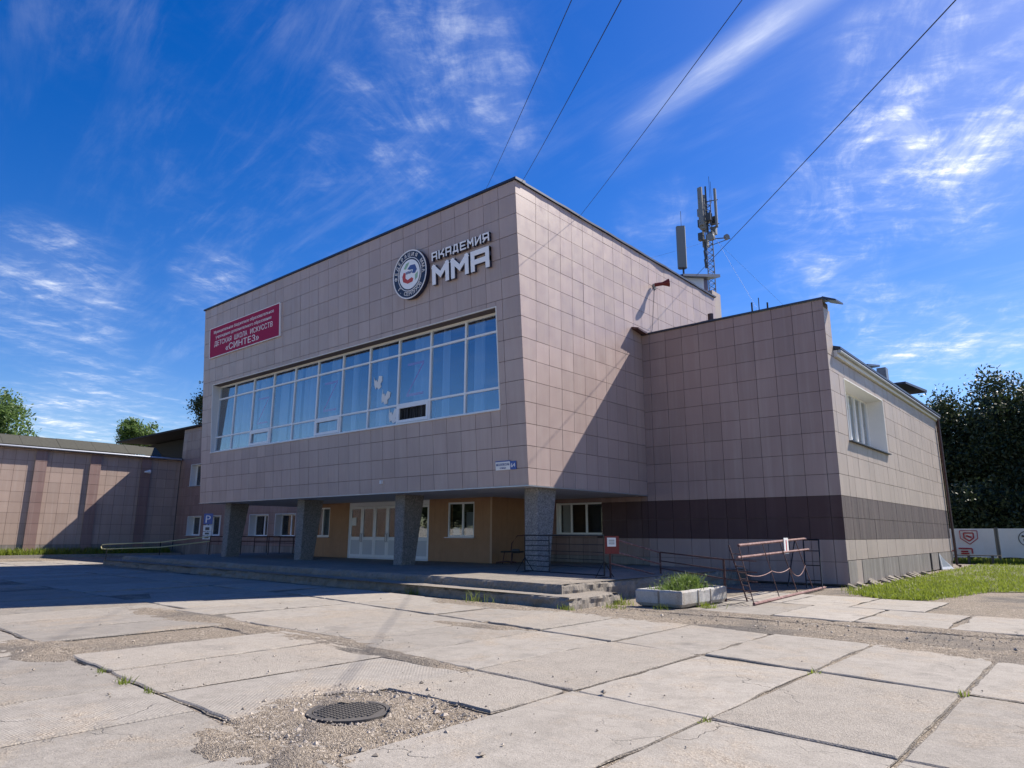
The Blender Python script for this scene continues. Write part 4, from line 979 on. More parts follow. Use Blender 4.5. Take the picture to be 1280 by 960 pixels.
# horn loudspeaker on the side wall
hn = thing('horn_loudspeaker', 'dark red horn loudspeaker bracketed high on the hall side wall', 'loudspeaker')
c0 = Vector((XS+.30, 24.2, 11.5)); dv = Vector((.75,.6,.15)).normalized()
m = MB(); m.tube([c0-dv*.25, c0-dv*.05, c0+dv*.12, c0+dv*.2], .075, 12, True); 
pts = [c0-dv*.05, c0+dv*.1, c0+dv*.22, c0+dv*.34]; rr = [.05,.08,.12,.17]
for i in range(3): m.tube([pts[i], pts[i+1]], rr[i], 14, True, rr[i+1])
m.build('horn', 'red_metal', hn)
m = MB(); m.tube([(XS,24.2,11.45),c0], .02, 6); m.box(XS-.0, XS+.03, 24.1, 24.3, 11.35, 11.55); m.tube([(XS+.012,24.2,11.4),(XS+.012,23.9,9.6),(XS+.012,23.7,9.2)], .007, 4); m.build('bracket', 'dark_grey_box', hn)
# vent pipe where wing roof meets the hall
vp = thing('roof_pipe', 'short brown vent pipe on the wing parapet against the hall wall', 'pipe')
m = MB(); m.tube([(-10.6,YW+.95,PZ-.4),(-10.6,YW+.95,PZ+.62)], .11, 8); m.build('pipe', 'brown_metal', vp); m = MB(); m.hexa([(-11.2,YW+.6,PZ+.02),(-9.6,YW+.6,PZ+.02),(-9.6,YW+1.3,PZ+.02),(-11.2,YW+1.3,PZ+.02)],[(-10.9,YW+.75,PZ+.34),(-10.3,YW+.75,PZ+.34),(-10.3,YW+1.15,PZ+.34),(-10.9,YW+1.15,PZ+.34)]); m.build('flashing', 'dark_grey_box', vp)
for k, x in enumerate((-8.75, -8.5, -8.2)):
    o = MB().tube([(x,YW+.3,PZ+.1),(x,YW+.3,PZ+(.5,.62,.38)[k])], (.03,.015,.03)[k], 6).build('wall_spike', 'black_metal', None); tag(o, ('left stubby', 'middle thin tall', 'right stubby')[k]+' black stub on top of the wing parapet', 'stub', 'stubs on the wing parapet')

# ------------------------------------------------------------------ SIGNS
def fbox(m, x0, x1, z0, z1, o0, o1):
    m.hexa([PF(x0,z0,o1),PF(x1,z0,o1),PF(x1,z0,o0),PF(x0,z0,o0)], [PF(x0,z1,o1),PF(x1,z1,o1),PF(x1,z1,o0),PF(x0,z1,o0)])
sg = thing('school_sign', 'dark magenta sign with white Cyrillic lettering high on the hall front', 'sign')
m = MB(); fbox(m, -32.98, -26.66, 9.97, 11.42, .01, .07); m.build('board', 'sign_red', sg)
m = MB()
for (a, b, c_, d) in ((-33.02,-26.62,11.42,11.45),(-33.02,-26.62,9.94,9.97),(-33.02,-32.98,9.97,11.42),(-26.66,-26.62,9.97,11.42)): fbox(m, a, b, c_, d, .005, .085)
m.build('trim', 'sign_white', sg)
m = MB()
for body, z, w, h in (('Муниципальное бюджетное образовательное', 11.12, 5.5, .15), ('учреждение дополнительного образования', 10.86, 5.1, .15), ('ДЕТСКАЯ ШКОЛА ИСКУССТВ', 10.49, 5.35, .24), ('«СИНТЕЗ»', 10.10, 3.1, .30)):
    words = body.split() if h > .2 else [body]; tot = len(body); pos = 0
    for wd in words:
        cw_ = w*(len(wd)-.15)/tot; m = MB(); put_text(m, wd, PF(-29.85-w/2+w*pos/tot, z, .072), FU, FW, FN, cw_, h, 'L'); m.build('lettering', 'sign_white', sg); pos += len(wd)+1

em = thing('round_emblem', 'round navy sports emblem with white ring lettering mounted on the hall front', 'emblem')
EC, ER = (-17.95, 10.58), .90
c0 = PF(*EC, .0)
MB().disc(PF(*EC, .02), FU, FW, FN, 0, ER, .16, 64).build('disc', 'navy', em)
MB().disc(PF(*EC, .181), FU, FW, FN, ER*.945, ER*.995, .012, 64).build('outer_ring', 'sign_white', em)
MB().disc(PF(*EC, .181), FU, FW, FN, ER*.66, ER*.69, .012, 64).build('inner_ring', 'sign_white', em)
MB().disc(PF(*EC, .181), FU, FW, FN, 0, ER*.60, .008, 48).build('field', 'letter_face', em)
m = MB()
def arc_text(body, a0, a1, rad, flip=False):
    n = len(body)
    for i, ch in enumerate(body):
        if ch == ' ': continue
        a = a0+(a1-a0)*(i+.5)/n; rd = FU*math.cos(a)+FW*math.sin(a); tg = FU*math.sin(a)-FW*math.cos(a)
        if flip: put_text(m, ch, PF(*EC, .181)+rd*(rad+.09)*1.0, -tg, -rd, FN, None, .14, 'C', .012)
        else: put_text(m, ch, PF(*EC, .181)+rd*rad, tg, rd, FN, None, .14, 'C', .012)
arc_text('ФЕДЕРАЦИЯ ММА', R(190), R(-10), ER*.74)
arc_text('Г. СЕРПУХОВ', R(215), R(325), ER*.77, True)
m.build('ring_lettering', 'sign_white', em)
m = MB(); Q = lambda a, b, o=.19: PF(EC[0]+a, EC[1]+b, o)
def epoly(m, pts, o0=.190, o1=.197):
    n = len(pts); m.add([Q(a,b,o0) for a,b in pts]+[Q(a,b,o1) for a,b in pts], [tuple(range(n))[::-1], tuple(range(n,2*n))]+[(i,(i+1)%n,n+(i+1)%n,n+i) for i in range(n)])
epoly(m, [(-.38,-.02),(-.3,.12),(-.2,.08),(-.22,-.1),(-.1,-.2),(.12,-.14),(.2,-.2),(.16,-.3),(-.1,-.33),(-.34,-.22)]); m.build('red_shape', 'print_red', em)
m = MB(); epoly(m, [(-.1,.2),(.05,.32),(.3,.3),(.4,.1),(.3,-.02),(.16,.0),(.2,.14),(.02,.16)]); m.build('blue_shape', 'print_blue', em)
m = MB(); epoly(m, [(-.3,.25),(-.16,.42),(.0,.45),(-.05,.36),(-.18,.22)]); m.build('pale_shape', 'print_green', em); m = MB(); epoly(m, [(.3,-.08),(.45,.0),(.42,-.2),(.3,-.28)]); m.build('pale_shape', 'print_green', em)
m = MB(); put_text(m, 'ММА', Q(-.0,.02,.198), FU, FW, FN, .34, .10); m.build('centre_lettering', 'print_blue', em)

# angular channel letters: strokes on a 0..1 grid
GL = {'А': [[(0,0),(0,1),(1,1),(1,0)],[(0,.42),(1,.42)]], 'К': [[(0,0),(0,1)],[(0,.45),(.45,.45),(1,1)],[(.45,.45),(1,.3),(1,0)]], 'Д': [[(.15,.1),(.25,1),(.85,1),(.85,.1)],[(0,-.12),(0,.1),(1,.1),(1,-.12)]],
      'Е': [[(1,1),(0,1),(0,0),(1,0)],[(0,.5),(.85,.5)]], 'М': [[(0,0),(0,1),(.5,.42),(1,1),(1,0)]], 'И': [[(0,1),(0,0),(1,1),(1,0)]], 'Я': [[(1,0),(1,1),(0,1),(0,.42),(1,.42)],[(.5,.42),(0,0)]], 'Н': [[(0,0),(0,1)],[(0,.5),(1,.5)],[(1,0),(1,1)]]}
def stroke(m, p, q, w, o0, o1):
    d = Vector((q[0]-p[0], q[1]-p[1])); l = d.length; d /= l; nn = Vector((-d.y, d.x))*w/2; e = d*w*.5
    c = [(p[0]-e.x-nn.x,p[1]-e.y-nn.y),(q[0]+e.x-nn.x,q[1]+e.y-nn.y),(q[0]+e.x+nn.x,q[1]+e.y+nn.y),(p[0]-e.x+nn.x,p[1]-e.y+nn.y)]
    m.hexa([PF(a,b,o0) for a,b in c], [PF(a,b,o1) for a,b in c])
lt = thing('channel_letter_sign', 'raised angular silver Cyrillic letters mounted on the hall front beside the emblem', 'sign')
def word(body, x0, x1, z0, z1, sw, gap):
    n = len(body); cw = (x1-x0-gap*(n-1))/n
    for i, ch in enumerate(body):
        xa = x0+i*(cw+gap)+sw/2; ww = cw-sw; za, hh = z0+sw/2, z1-z0-sw
        f, s_ = MB(), MB(); k = 0
        for pl in GL[ch]:
            for p, q in zip(pl[:-1], pl[1:]):
                P1, Q1 = (xa+p[0]*ww, za+p[1]*hh), (xa+q[0]*ww, za+q[1]*hh)
                stroke(f, P1, Q1, sw, .121+k*.0015, .135+k*.0015); stroke(s_, P1, Q1, sw*.98, .02, .119+k*.0003); k += 1
        L = f.build('letter', 'letter_face', lt); s_.build('return', 'letter_side', L)
word('АКАДЕМИЯ', -16.84, -14.14, 10.79, 11.09, .052, .07); word('ММА', -16.84, -14.16, 9.92, 10.62, .17, .10)

ad = thing('address_plate', 'small blue and white street number plate at the hall front corner', 'sign')
m = MB(); fbox(m, -14.32, -13.73, 3.42, 3.67, .01, .03); m.build('street_panel', 'paper', ad)
m = MB(); fbox(m, -13.729, -13.49, 3.42, 3.67, .01, .031); fbox(m, -14.32, -13.73, 3.672, 3.70, .01, .032); m.build('number_panel', 'blue_paint', ad)
m = MB(); put_text(m, 'МОСКОВСКАЯ', PF(-14.025,3.55,.031), FU, FW, FN, .52, .075); put_text(m, 'УЛИЦА', PF(-14.025,3.455,.031), FU, FW, FN, .25, .05); m.build('street_lettering', 'blue_text', ad)
m = MB(); put_text(m, '64', PF(-13.61,3.49,.032), FU, FW, FN, .17, .13); m.build('number_lettering', 'sign_white', ad)

# ------------------------------------------------------------------ street furniture
# planter with weeds
pl = thing('planter_box', 'rectangular chipped concrete planter box full of weeds in front of railing', 'planter')
x0, x1, y0, y1 = -8.05, -6.97, 13.52, 15.72
def planter_ring(o, zb_, zt_, i_):
    m = MB(); cx, cy = (x0+x1)/2, (y0+y1)/2
    out = [(x0,y0),(x1,y0),(x1,y1),(x0,y1)]
    lo = [(x+(.06 if x < cx else -.06), y+(.06 if y < cy else -.06)) for x,y in out]; inn = [(x+(.11 if x < cx else -.11), y+(.11 if y < cy else -.11)) for x,y in out]
    def edge(poly, n=14):
        r_ = []
        for i in range(4):
            a, b = poly[i], poly[(i+1)%4]
            for k in range(n): r_.append((a[0]+(b[0]-a[0])*k/n, a[1]+(b[1]-a[1])*k/n))
        return r_
    rings = [(edge(lo),.02),(edge(out),.09),(edge(out),.32),(edge([(x+(.025 if x < cx else -.025),y+(.025 if y < cy else -.025)) for x,y in out]),.355),(edge(inn),.355),(edge(inn),.18)]
    vs_ = []; n = 56
    for k, (rg, z) in enumerate(rings):
        for (x, y) in rg: j = mnoise.noise((x*5, y*5, z*5))*.015; vs_.append((x+j, y+j, z+mnoise.noise((x*4, y*4, 3))*.008))
    fs = []
    for k in range(len(rings)-1):
        for i in range(n): j = (i+1)%n; fs.append((k*n+i,k*n+j,(k+1)*n+j,(k+1)*n+i))
    fs.append(tuple(range(n))[::-1])
    return m.add(vs_, fs)
planter_ring(0,0,0,0).build('box', 'planter_concrete', pl)
m = MB()
for a in (x0+.55,): m.box(a-.02, a+.02, y0-.012, y0+.02, .03, .34)
for yy in (y0+.75, y0+1.35): m.box(x1-.02, x1+.014, yy-.02, yy+.02, .03, .34)
m.build('rib', 'step_concrete', pl)
box('soil_fill', 'soil', pl, x0+.12, x1-.12, y0+.12, y1-.12, .1, .30)
def blades(m, n, gen, hmin, hmax, w=.008, lean=.5):
    for _ in range(n):
        x, y, z = gen(); h = rnd.uniform(hmin, hmax); a = rnd.uniform(0, 6.283); l = rnd.uniform(0, lean)*h; b = rnd.uniform(0, 6.283)
        dx, dy = math.cos(a)*w, math.sin(a)*w; ex, ey = math.cos(b)*l, math.sin(b)*l
        m.add([(x-dx,y-dy,z),(x+dx,y+dy,z),(x+ex*.45+dx*.7,y+ey*.45+dy*.7,z+h*.6),(x+ex*.45-dx*.7,y+ey*.45-dy*.7,z+h*.6),(x+ex,y+ey,z+h)], [(0,1,2,3),(3,2,4)])
m = MB()
blades(m, 1100, lambda: (rnd.gauss(-7.5,.17), rnd.gauss(14.5,.42), .29), .03, .2, .010, 1.1)
blades(m, 420, lambda: (rnd.gauss(-7.5,.13), rnd.gauss(14.75,.28), .29), .15, .42, .011, 1.0)
m.v = [(min(max(v[0], x0+.02), x1+.05), min(max(v[1], y0+.05), y1+.03), v[2]) for v in m.v]
for _ in range(900):
    x, y = rnd.gauss(-7.5,.16), rnd.gauss(14.6,.4); z = .3+abs(rnd.gauss(0,.12)); a = rnd.uniform(0,6.28); s_ = rnd.uniform(.02,.05); tl = rnd.uniform(-.03,.04)
    c_, n_ = math.cos(a), math.sin(a); m.add([(x-c_*s_,y-n_*s_,z),(x+n_*s_*.5,y-c_*s_*.5,z+tl*.5),(x+c_*s_,y+n_*s_,z+tl),(x-n_*s_*.5,y+c_*s_*.5,z+tl*.5)], [(0,1,2,3)])
o = stuff(m.build('weeds', 'weed_leaf', None, recalc=False)); tag(o, 'bushy green weeds growing out of the concrete planter box', 'weeds')

def frame_thing(name, label, cat, mat, tubes, r=.02, group=None):
    t_ = thing(name, label, cat, group=group)
    return t_
# crowd barrier on the terrace
b0, b1 = Vector((-13.15, 15.95, ZT)), Vector((-10.0, 15.3, ZT))
cb = thing('crowd_barrier', 'black metal crowd barrier with tripod feet standing on the terrace', 'barrier')
lerp = lambda f, z: b0+(b1-b0)*f+Vector((0,0,z))
m = MB(); m.tube([lerp(0,.06),lerp(0,1.05),lerp(1,1.05),lerp(1,.06)], .02, 6); m.tube([lerp(0,.06),lerp(1,.06)], .018, 6); m.build('frame', 'black_metal', cb)
for k in range(1, 7): MB().tube([lerp(0,.06+k*.141),lerp(.33,.06+k*.141)], .011, 5).build('rail', 'black_metal', cb)
MB().tube([lerp(.335,.06),lerp(.335,1.05)], .014, 6).build('upright', 'black_metal', cb)
for k in range(1, 5): MB().tube([lerp(.34,.06+k*.19),lerp(1,.06+k*.19)], .008, 5).build('rail', 'black_metal', cb)
dn = (b1-b0).normalized()
for f in (0, 1):
    for s_ in (-1, 1):
        c_ = lerp(f, 0); e_ = c_+Vector((-dn.y, dn.x, 0))*.32*s_
        MB().tube([c_+Vector((0,0,.42)), e_+Vector((0,0,.02)), c_+Vector((0,0,.02))], .016, 6).build('foot', 'black_metal', cb)
ws = thing('warning_board', 'small red board with a white paper notice hung on the barrier end', 'sign')
c_ = lerp(1, .72)
e_ = Vector((.62,-.42,0)).normalized(); wv = e_.cross(Vector((0,0,1)))
def obox(m, c, u, n_, w, h, th): m.hexa([c-u*w/2-n_*th/2, c+u*w/2-n_*th/2, c+u*w/2+n_*th/2, c-u*w/2+n_*th/2], [c-u*w/2-n_*th/2+Vector((0,0,h)), c+u*w/2-n_*th/2+Vector((0,0,h)), c+u*w/2+n_*th/2+Vector((0,0,h)), c-u*w/2+n_*th/2+Vector((0,0,h))])
uu = Vector((.77,.64,0)).normalized(); nn_ = Vector((.64,-.77,0)).normalized()
m = MB(); obox(m, c_+uu*.2+nn_*.06+Vector((0,0,-.12)), uu, nn_, .36, .44, .02); m.build('board', 'red_metal', ws)
m = MB(); obox(m, c_+uu*.19+nn_*.074+Vector((0,0,.06)), uu, nn_, .22, .22, .006); m.build('notice', 'paper', ws)
m = MB()
for q in range(3): obox(m, c_+uu*.19+nn_*.079+Vector((0,0,.12+q*.045)), uu, nn_, .15, .015, .003)
m.build('print_lines', 'dark_grey_box', ws)
# brown pipe railing: sloping part down the terrace side, then level guard rails to the right
rl = thing('pipe_railing', 'rusty brown pipe railing sloping down from the terrace then running level', 'railing')
pA, pB, pC, pD = Vector((-9.95,15.5,ZT)), Vector((-9.2,18.4,.0)), Vector((-7.1,18.9,0)), Vector((-6.95,15.75,0))
pB = Vector((-10.0,18.2,.02)); pC = Vector((-8.2,17.1,0)); pD = Vector((-7.08,15.9,0)); pE = Vector((-5.95,15.2,0))
V = Vector
for p, h in ((pA,1.0),(pB,1.0),(pD,.95)): MB().tube([p, p+V((0,0,h))], .028, 7).build('post', 'rust', rl)
for hz in (.98,.66,.34): MB().tube([pA+V((0,0,hz+.02)), pB+V((0,0,hz-.0))], .02, 6).build('rail', 'pink_pipe', rl)
for hz in (.99,.75,.55,.35,.15): MB().tube([pB+V((0,0,hz)), pD+V((0,0,hz-.05))], .016 if hz < .9 else .02, 6).build('rail', 'rust', rl)
for hz in (.94,.7,.5,.3): MB().tube([pD+V((0,0,hz)), pE+V((-.12,.1,hz))], .013, 6).build('rail', 'rust', rl)
# leaning lattice (old net frame) with chain
lf = thing('leaning_frame', 'rusty pink pipe frame with thin cross bars leaning beside the wing corner', 'frame')
A0, A1 = V((-6.2,15.35,.03)), V((-6.6,21.6,.03)); B0, B1 = V((-6.9,15.75,1.12)), V((-7.4,21.4,1.35)) 
B0, B1 = V((-6.72,15.95,1.26)), V((-6.98,21.5,1.40))
L0 = lambda f: A0+(A1-A0)*f
L1 = lambda f: B0+(B1-B0)*f
for a, b, r_ in ((A0,A1,.035),(B0,B1,.034)): MB().tube([a,b], r_, 7).build('pipe', 'pink_pipe', lf)
MB().tube([L1(0)+(L0(0)-L1(0))*.22+V((-.1,0,0)), L1(.97)+(L0(.97)-L1(.97))*.22], .03, 7).build('pipe', 'pink_pipe', lf)
for f in (0,.3,.55,.8): MB().tube([L0(f), L1(f)], .013, 6).build('cross_bar', 'rust', lf)
for d in (.16,): 
    MB().tube([A0+V((-.35,.5,0)), B0+V((-.3,.15,.0))], .018, 6).build('ladder_leg', 'rust', lf)
    for k in range(8):
        f = (k+.6)/9; MB().tube([A0+(B0-A0)*f, A0+V((-.35,.5,0))+(B0+V((-.3,.15,0))-A0-V((-.35,.5,0)))*f], .011, 5).build('rung', 'rust', lf)
for f0, f1, z in ((0,.3,.55),(.3,.55,.5),(.55,.8,.45)):
    pts = []
    for k in range(9):
        g = k/8; f = f0+(f1-f0)*g; base = L0(f)+(L1(f)-L0(f))*.48; pts.append(base+V((.02,0,-.2*4*g*(1-g)*(.35 if f1 < .6 else 1.2))))
    MB().tube(pts, .011, 5).build('chain', 'pink_pipe', lf)
p_ = L1(.62)+V((.045,-.0,-.34)); m = MB(); m.hexa([p_+V((0,-.16,0)),p_+V((0,.16,0)),p_+V((.01,.16,0)),p_+V((.01,-.16,0))],[p_+V((0,-.16,.42)),p_+V((0,.16,.42)),p_+V((.01,.16,.42)),p_+V((.01,-.16,.42))]); m.build('paper_notice', 'paper', lf)
m = MB(); m.hexa([p_+V((.011,-.03,.05)),p_+V((.011,.03,.05)),p_+V((.014,.03,.05)),p_+V((.014,-.03,.05))],[p_+V((.011,-.03,.36)),p_+V((.011,.03,.36)),p_+V((.014,.03,.36)),p_+V((.014,-.03,.36))]); m.build('notice_print', 'print_red', lf)
st = thing('trestle_ladder', 'dark narrow steel ladder frame propped against the wing wall corner', 'ladder')
for a, b in (((-6.98,21.2,.02),(-7.33,22.3,1.38)),((-6.55,21.2,.02),(-6.88,22.3,1.38)),((-7.62,21.5,.02),(-7.6,22.35,1.36))): MB().tube([a,b], .02, 6).build('leg', 'black_metal', st)
for f in (.15,.45,.75,.98): MB().tube([V((-6.98,21.2,.02))+V((-.35,1.1,1.36))*f, V((-6.55,21.2,.02))+V((-.35,1.1,1.36))*f], .014, 5).build('rung', 'black_metal', st)
MB().tube([(-7.6,22.35,1.36),(-6.88,22.3,1.38)], .016, 5).build('rung', 'black_metal', st)
# ramp handrail on the left
rh = thing('ramp_handrail', 'long double ramp handrail with pale yellow rounded end left of the columns', 'handrail')
pts = [V((-38.9,14.0,0)), V((-37.9,14.4,.12)), V((-34.9,15.6,.3)), V((-33.6,17.2,.4)), V((-33.2,19.2,.42)), V((-31.8,20.9,.42))]
pts = [V((-39.0,14.0,0.02)), V((-36.6,15.6,.12)), V((-34.9,17.3,.42)), V((-34.2,18.6,.42)), V((-33.6,19.8,.42)), V((-33.0,21.0,.42))]
for i, p in enumerate(pts): MB().tube([p, p+V((0,0,.95 if i else .72))], .022, 6).build('post', 'black_metal', rh)
for i in range(5):
    for hz in (.92,.68): MB().tube([pts[i]+V((0,0,hz)), pts[i+1]+V((0,0,hz))], .026, 6).build('rail', 'yellow_paint' if i < 2 else 'rust', rh)
e_ = (pts[0]-pts[1]).normalized(); loop = [pts[0]+V((0,0,.92)), pts[0]+e_*.28+V((0,0,.9)), pts[0]+e_*.34+V((0,0,.8)), pts[0]+e_*.28+V((0,0,.7)), pts[0]+V((0,0,.68))]
MB().tube(loop, .026, 6).build('rail_end', 'yellow_paint', rh)
# guard rail behind the columns, left of the doors
gr = thing('terrace_guardrail', 'dark steel guard rail on the terrace in front of the rear windows', 'railing')
xs_ = [-38.2+1.35*k for k in range(6)]
for x in xs_: MB().tube([(x,21.6,ZT),(x,21.6,1.32)], .025, 6).build('post', 'black_metal', gr)
for z in (1.3,.98): MB().tube([(xs_[0],21.6,z),(xs_[-1],21.6,z)], .022, 6).build('rail', 'rust', gr)
# parking sign
pk = thing('parking_sign', 'blue parking sign with small white plates on a thin post by the rear wall', 'sign')
sx, sy_ = -43.4, 21.3; uu = V((.87,.5,0)).normalized(); nn_ = V((.5,-.87,0)).normalized()
MB().tube([(sx,sy_,0),(sx,sy_,2.72)], .03, 7).build('post', 'grey_metal', pk)
m = MB(); obox(m, V((sx,sy_,2.05))+nn_*.05, uu, nn_, .62, .66, .02); m.build('panel', 'blue_paint', pk)
m = MB(); put_text(m, 'P', V((sx,sy_,2.14))+nn_*.062, uu, (0,0,1), nn_, .34, .48); m.build('lettering', 'sign_white', pk)
for k, (z, h) in enumerate(((1.62,.36),(1.36,.22),(1.12,.2))):
    m = MB(); obox(m, V((sx,sy_,z))+nn_*.05, uu, nn_, .58, h, .02); pp = m.build('plate', 'paper', pk)
    m = MB(); obox(m, V((sx,sy_,z+.06))+nn_*.062, uu, nn_, .28, h*.5, .004); m.build('pictogram', 'dark_grey_box', pp)
# old metal chair beside the column
ch = thing('broken_chair', 'dark rusty metal chair with curved back standing by the brown entrance wall', 'chair')
cx, cy = -16.9, 20.1
MB().tube([(cx-.35,cy,ZT+.42),(cx-.3,cy,ZT+.75),(cx-.12,cy+.1,ZT+1.02),(cx+.2,cy+.25,ZT+1.05),(cx+.38,cy+.3,ZT+.75),(cx+.4,cy+.3,ZT+.42)], .022, 6).build('back_frame', 'rust', ch)
m = MB(); obox(m, V((cx-.15,cy-.15,ZT+.42)), V((.9,.44,0)), V((.44,-.9,0)), .75, .05, .5); m.build('seat', 'cloth_black', ch)
for a, b in ((-.5,-.3),(.05,-.45),(-.35,.05),(.4,.3)): MB().tube([(cx+a,cy+b,ZT),(cx+a*.85,cy+b*.9,ZT+.44)], .018, 6).build('leg', 'rust', ch)
MB().tube([(cx-.75,cy-.35,ZT+.05),(cx-.3,cy-.3,ZT+.1),(cx+.2,cy-.35,ZT+.08)], .03, 6).build('foot_rail', 'rust', ch)
m = MB(); m.tube([(cx-.1,cy-.2,ZT+.47),(cx+.15,cy-.1,ZT+.47)], .08, 8); m.build('bag', 'dark_grey_box', ch)

# banner fence far right with bench
bf_y = 48.0
for k, (xa, xb, lb) in enumerate(((-8.3,-5.25,'white banner fence panel with a red shield print next to the wing'),(-5.05,-1.6,'white banner fence panel with a round grey seal print at the right edge'),(-1.4,2.2,'white banner fence panel beyond the right edge'))):
    bn = thing('banner_panel', lb, 'banner', group='white banners on the far fence')
    m = MB(); n = 16; vs_ = []
    for i in range(n+1):
        x = xa+(xb-xa)*i/n; yj = .03*math.sin(i*1.1); vs_ += [(x,bf_y+yj,.30+.03*math.sin(i*.7)),(x,bf_y+yj,1.9),(x,bf_y+yj+.01,.30+.03*math.sin(i*.7)),(x,bf_y+yj+.01,1.9)]
    fs = []
    for i in range(n): a, b = i*4, i*4+4; fs += [(a,b,b+1,a+1),(a+2,a+3,b+3,b+2),(a+1,b+1,b+3,a+3),(a,a+2,b+2,b)]
    m.add(vs_, fs); m.build('sheet', 'paper', bn)
    yq = bf_y-.05
    if k == 0:
        m = MB(); sh_ = [(-6.9,1.78),(-6.05,1.78),(-6.05,1.35),(-6.47,1.02),(-6.9,1.35)]
        for p, q in zip(sh_, sh_[1:]+sh_[:1]): m.bar((p[0],yq,p[1]), (q[0],yq,q[1]), .03)
        sh2 = [(-6.72,1.65),(-6.25,1.65),(-6.25,1.38),(-6.48,1.2),(-6.72,1.38)]
        for p, q in zip(sh2, sh2[1:]+sh2[:1]): m.bar((p[0],yq,p[1]), (q[0],yq,q[1]), .05)
        m.bar((-6.6,yq,1.5),(-6.35,yq,1.4),.07)
        for p, q in (((-7.05,.78),(-6.4,.78)),((-6.4,.78),(-6.4,.5)),((-6.95,.62),(-6.6,.62)),((-6.95,.5),(-6.55,.5)),((-7.6,.6),(-7.2,.68))): m.bar((p[0],yq,p[1]),(q[0],yq,q[1]),.06)
        m.build('print', 'print_red', bn)
    if k == 1:
        MB().disc((-3.75,yq,1.35), (1,0,0), (0,0,1), (0,-1,0), .38, .42, .006, 32).build('seal_print', 'dark_grey_box', bn)
        m = MB(); put_text(m, 'МВД', (-3.75,yq,1.2), (1,0,0), (0,0,1), (0,-1,0), .4, .14); m.bar((-4.0,yq,1.5),(-3.6,yq,1.42),.07); m.build('print_mark', 'dark_grey_box', bn)
        m = MB(); m.bar((-3.7,yq,.62),(-3.2,yq,.66),.08); m.bar((-3.7,yq,.5),(-3.4,yq,.5),.06); m.build('print', 'print_red', bn)
for k, x in enumerate((-8.4, -5.15, -1.5)):
    o = MB().tube([(x,bf_y+.1,-.05),(x,bf_y+.1,1.95)], .09, 8).build('fence_post', 'dark_grey_box', None); tag(o, ('dark fence post at the left end of the banners','dark fence post between the shield banner and the seal banner','dark fence post right of the seal banner')[k], 'post', 'posts of the banner fence')
bc = thing('park_bench', 'low dark bench in front of the white shield banner', 'bench')
for k in range(3): MB().box(-8.0,-4.9,46.2+k*.16,46.33+k*.16,.42,.46).build('seat_plank', 'bark', bc)
for x in (-7.6,-6.4,-5.3): MB().box(x-.04,x+.04,46.22,46.6,-.03,.418).build('leg', 'dark_grey_box', bc)

# ================================================================== LAWNS AND VEGETATION
lawn_poly = [(-5.85,22.2),(-5.2,19.9),(-4.3,19.2),(-3.7,19.6),(-3.3,21.6),(-2.9,23.6),(-1.6,24.6),(2,26),(8,28),(8,46.0),(-6.0,46.0),(-5.8,40)]
m = MB(); n = len(lawn_poly); m.prism(lawn_poly, GZ-.02, -.012); struct(m.build('lawn', 'lawn_soil'))
m = MB(); m.prism([(-20,46.5),(30,46.5),(30,62),(-20,62)], GZ-.02, -.01); struct(m.build('far_lawn', 'lawn_soil'))
m = MB(); m.prism([(XL+.02,-6),(XL+1.5,-6),(XL+1.5,22.9),(XL+.02,22.9)], GZ-.02, .12); struct(m.build('grass_verge', 'lawn_soil'))
m = MB(); m.prism([(XL+1.51,-6),(XL+1.68,-6),(XL+1.68,22.9),(XL+1.51,22.9)], GZ-.02, .16); struct(m.build('kerb', 'slab_concrete'))
def inside(p, poly):
    x, y = p; c = False; j = len(poly)-1
    for i in range(len(poly)):
        if ((poly[i][1] > y) != (poly[j][1] > y)) and (x < (poly[j][0]-poly[i][0])*(y-poly[i][1])/(poly[j][1]-poly[i][1])+poly[i][0]): c = not c
        j = i
    return c
def lawn_gen():
    while True:
        y = 19+ (rnd.random()**1.6)*27; x = rnd.uniform(-6.0, min(8, -3+ (y-19)*.5))
        if inside((x+rnd.gauss(0,.12), y+rnd.gauss(0,.12)), lawn_poly):
            if mnoise.noise((x*.9,y*.9,2))+.5*mnoise.noise((x*3,y*3,4)) < -.12 and rnd.random() < .75: continue
            return (x, y, -.015)
m = MB(); blades(m, 30000, lawn_gen, .03, .11, .013, 1.1); blades(m, 1500, lawn_gen, .1, .24, .010, .8)
o = stuff(m.build('lawn_grass', 'grass_blade', None, recalc=False)); tag(o, 'bright green uneven grass growing beside the wing wall', 'grass')
m = MB(); blades(m, 3500, lambda: (rnd.uniform(XL+.05, XL+1.45), rnd.uniform(8, 22.5), .11), .12, .55, .03, .6); blades(m, 5000, lambda: (rnd.uniform(-12, 6), rnd.uniform(46.6, 49), -.01), .1, .35, .03, .6)
o = stuff(m.build('verge_grass', 'grass_blade', None, recalc=False)); tag(o, 'tall grass along the foot of the left wing and far fence', 'grass')
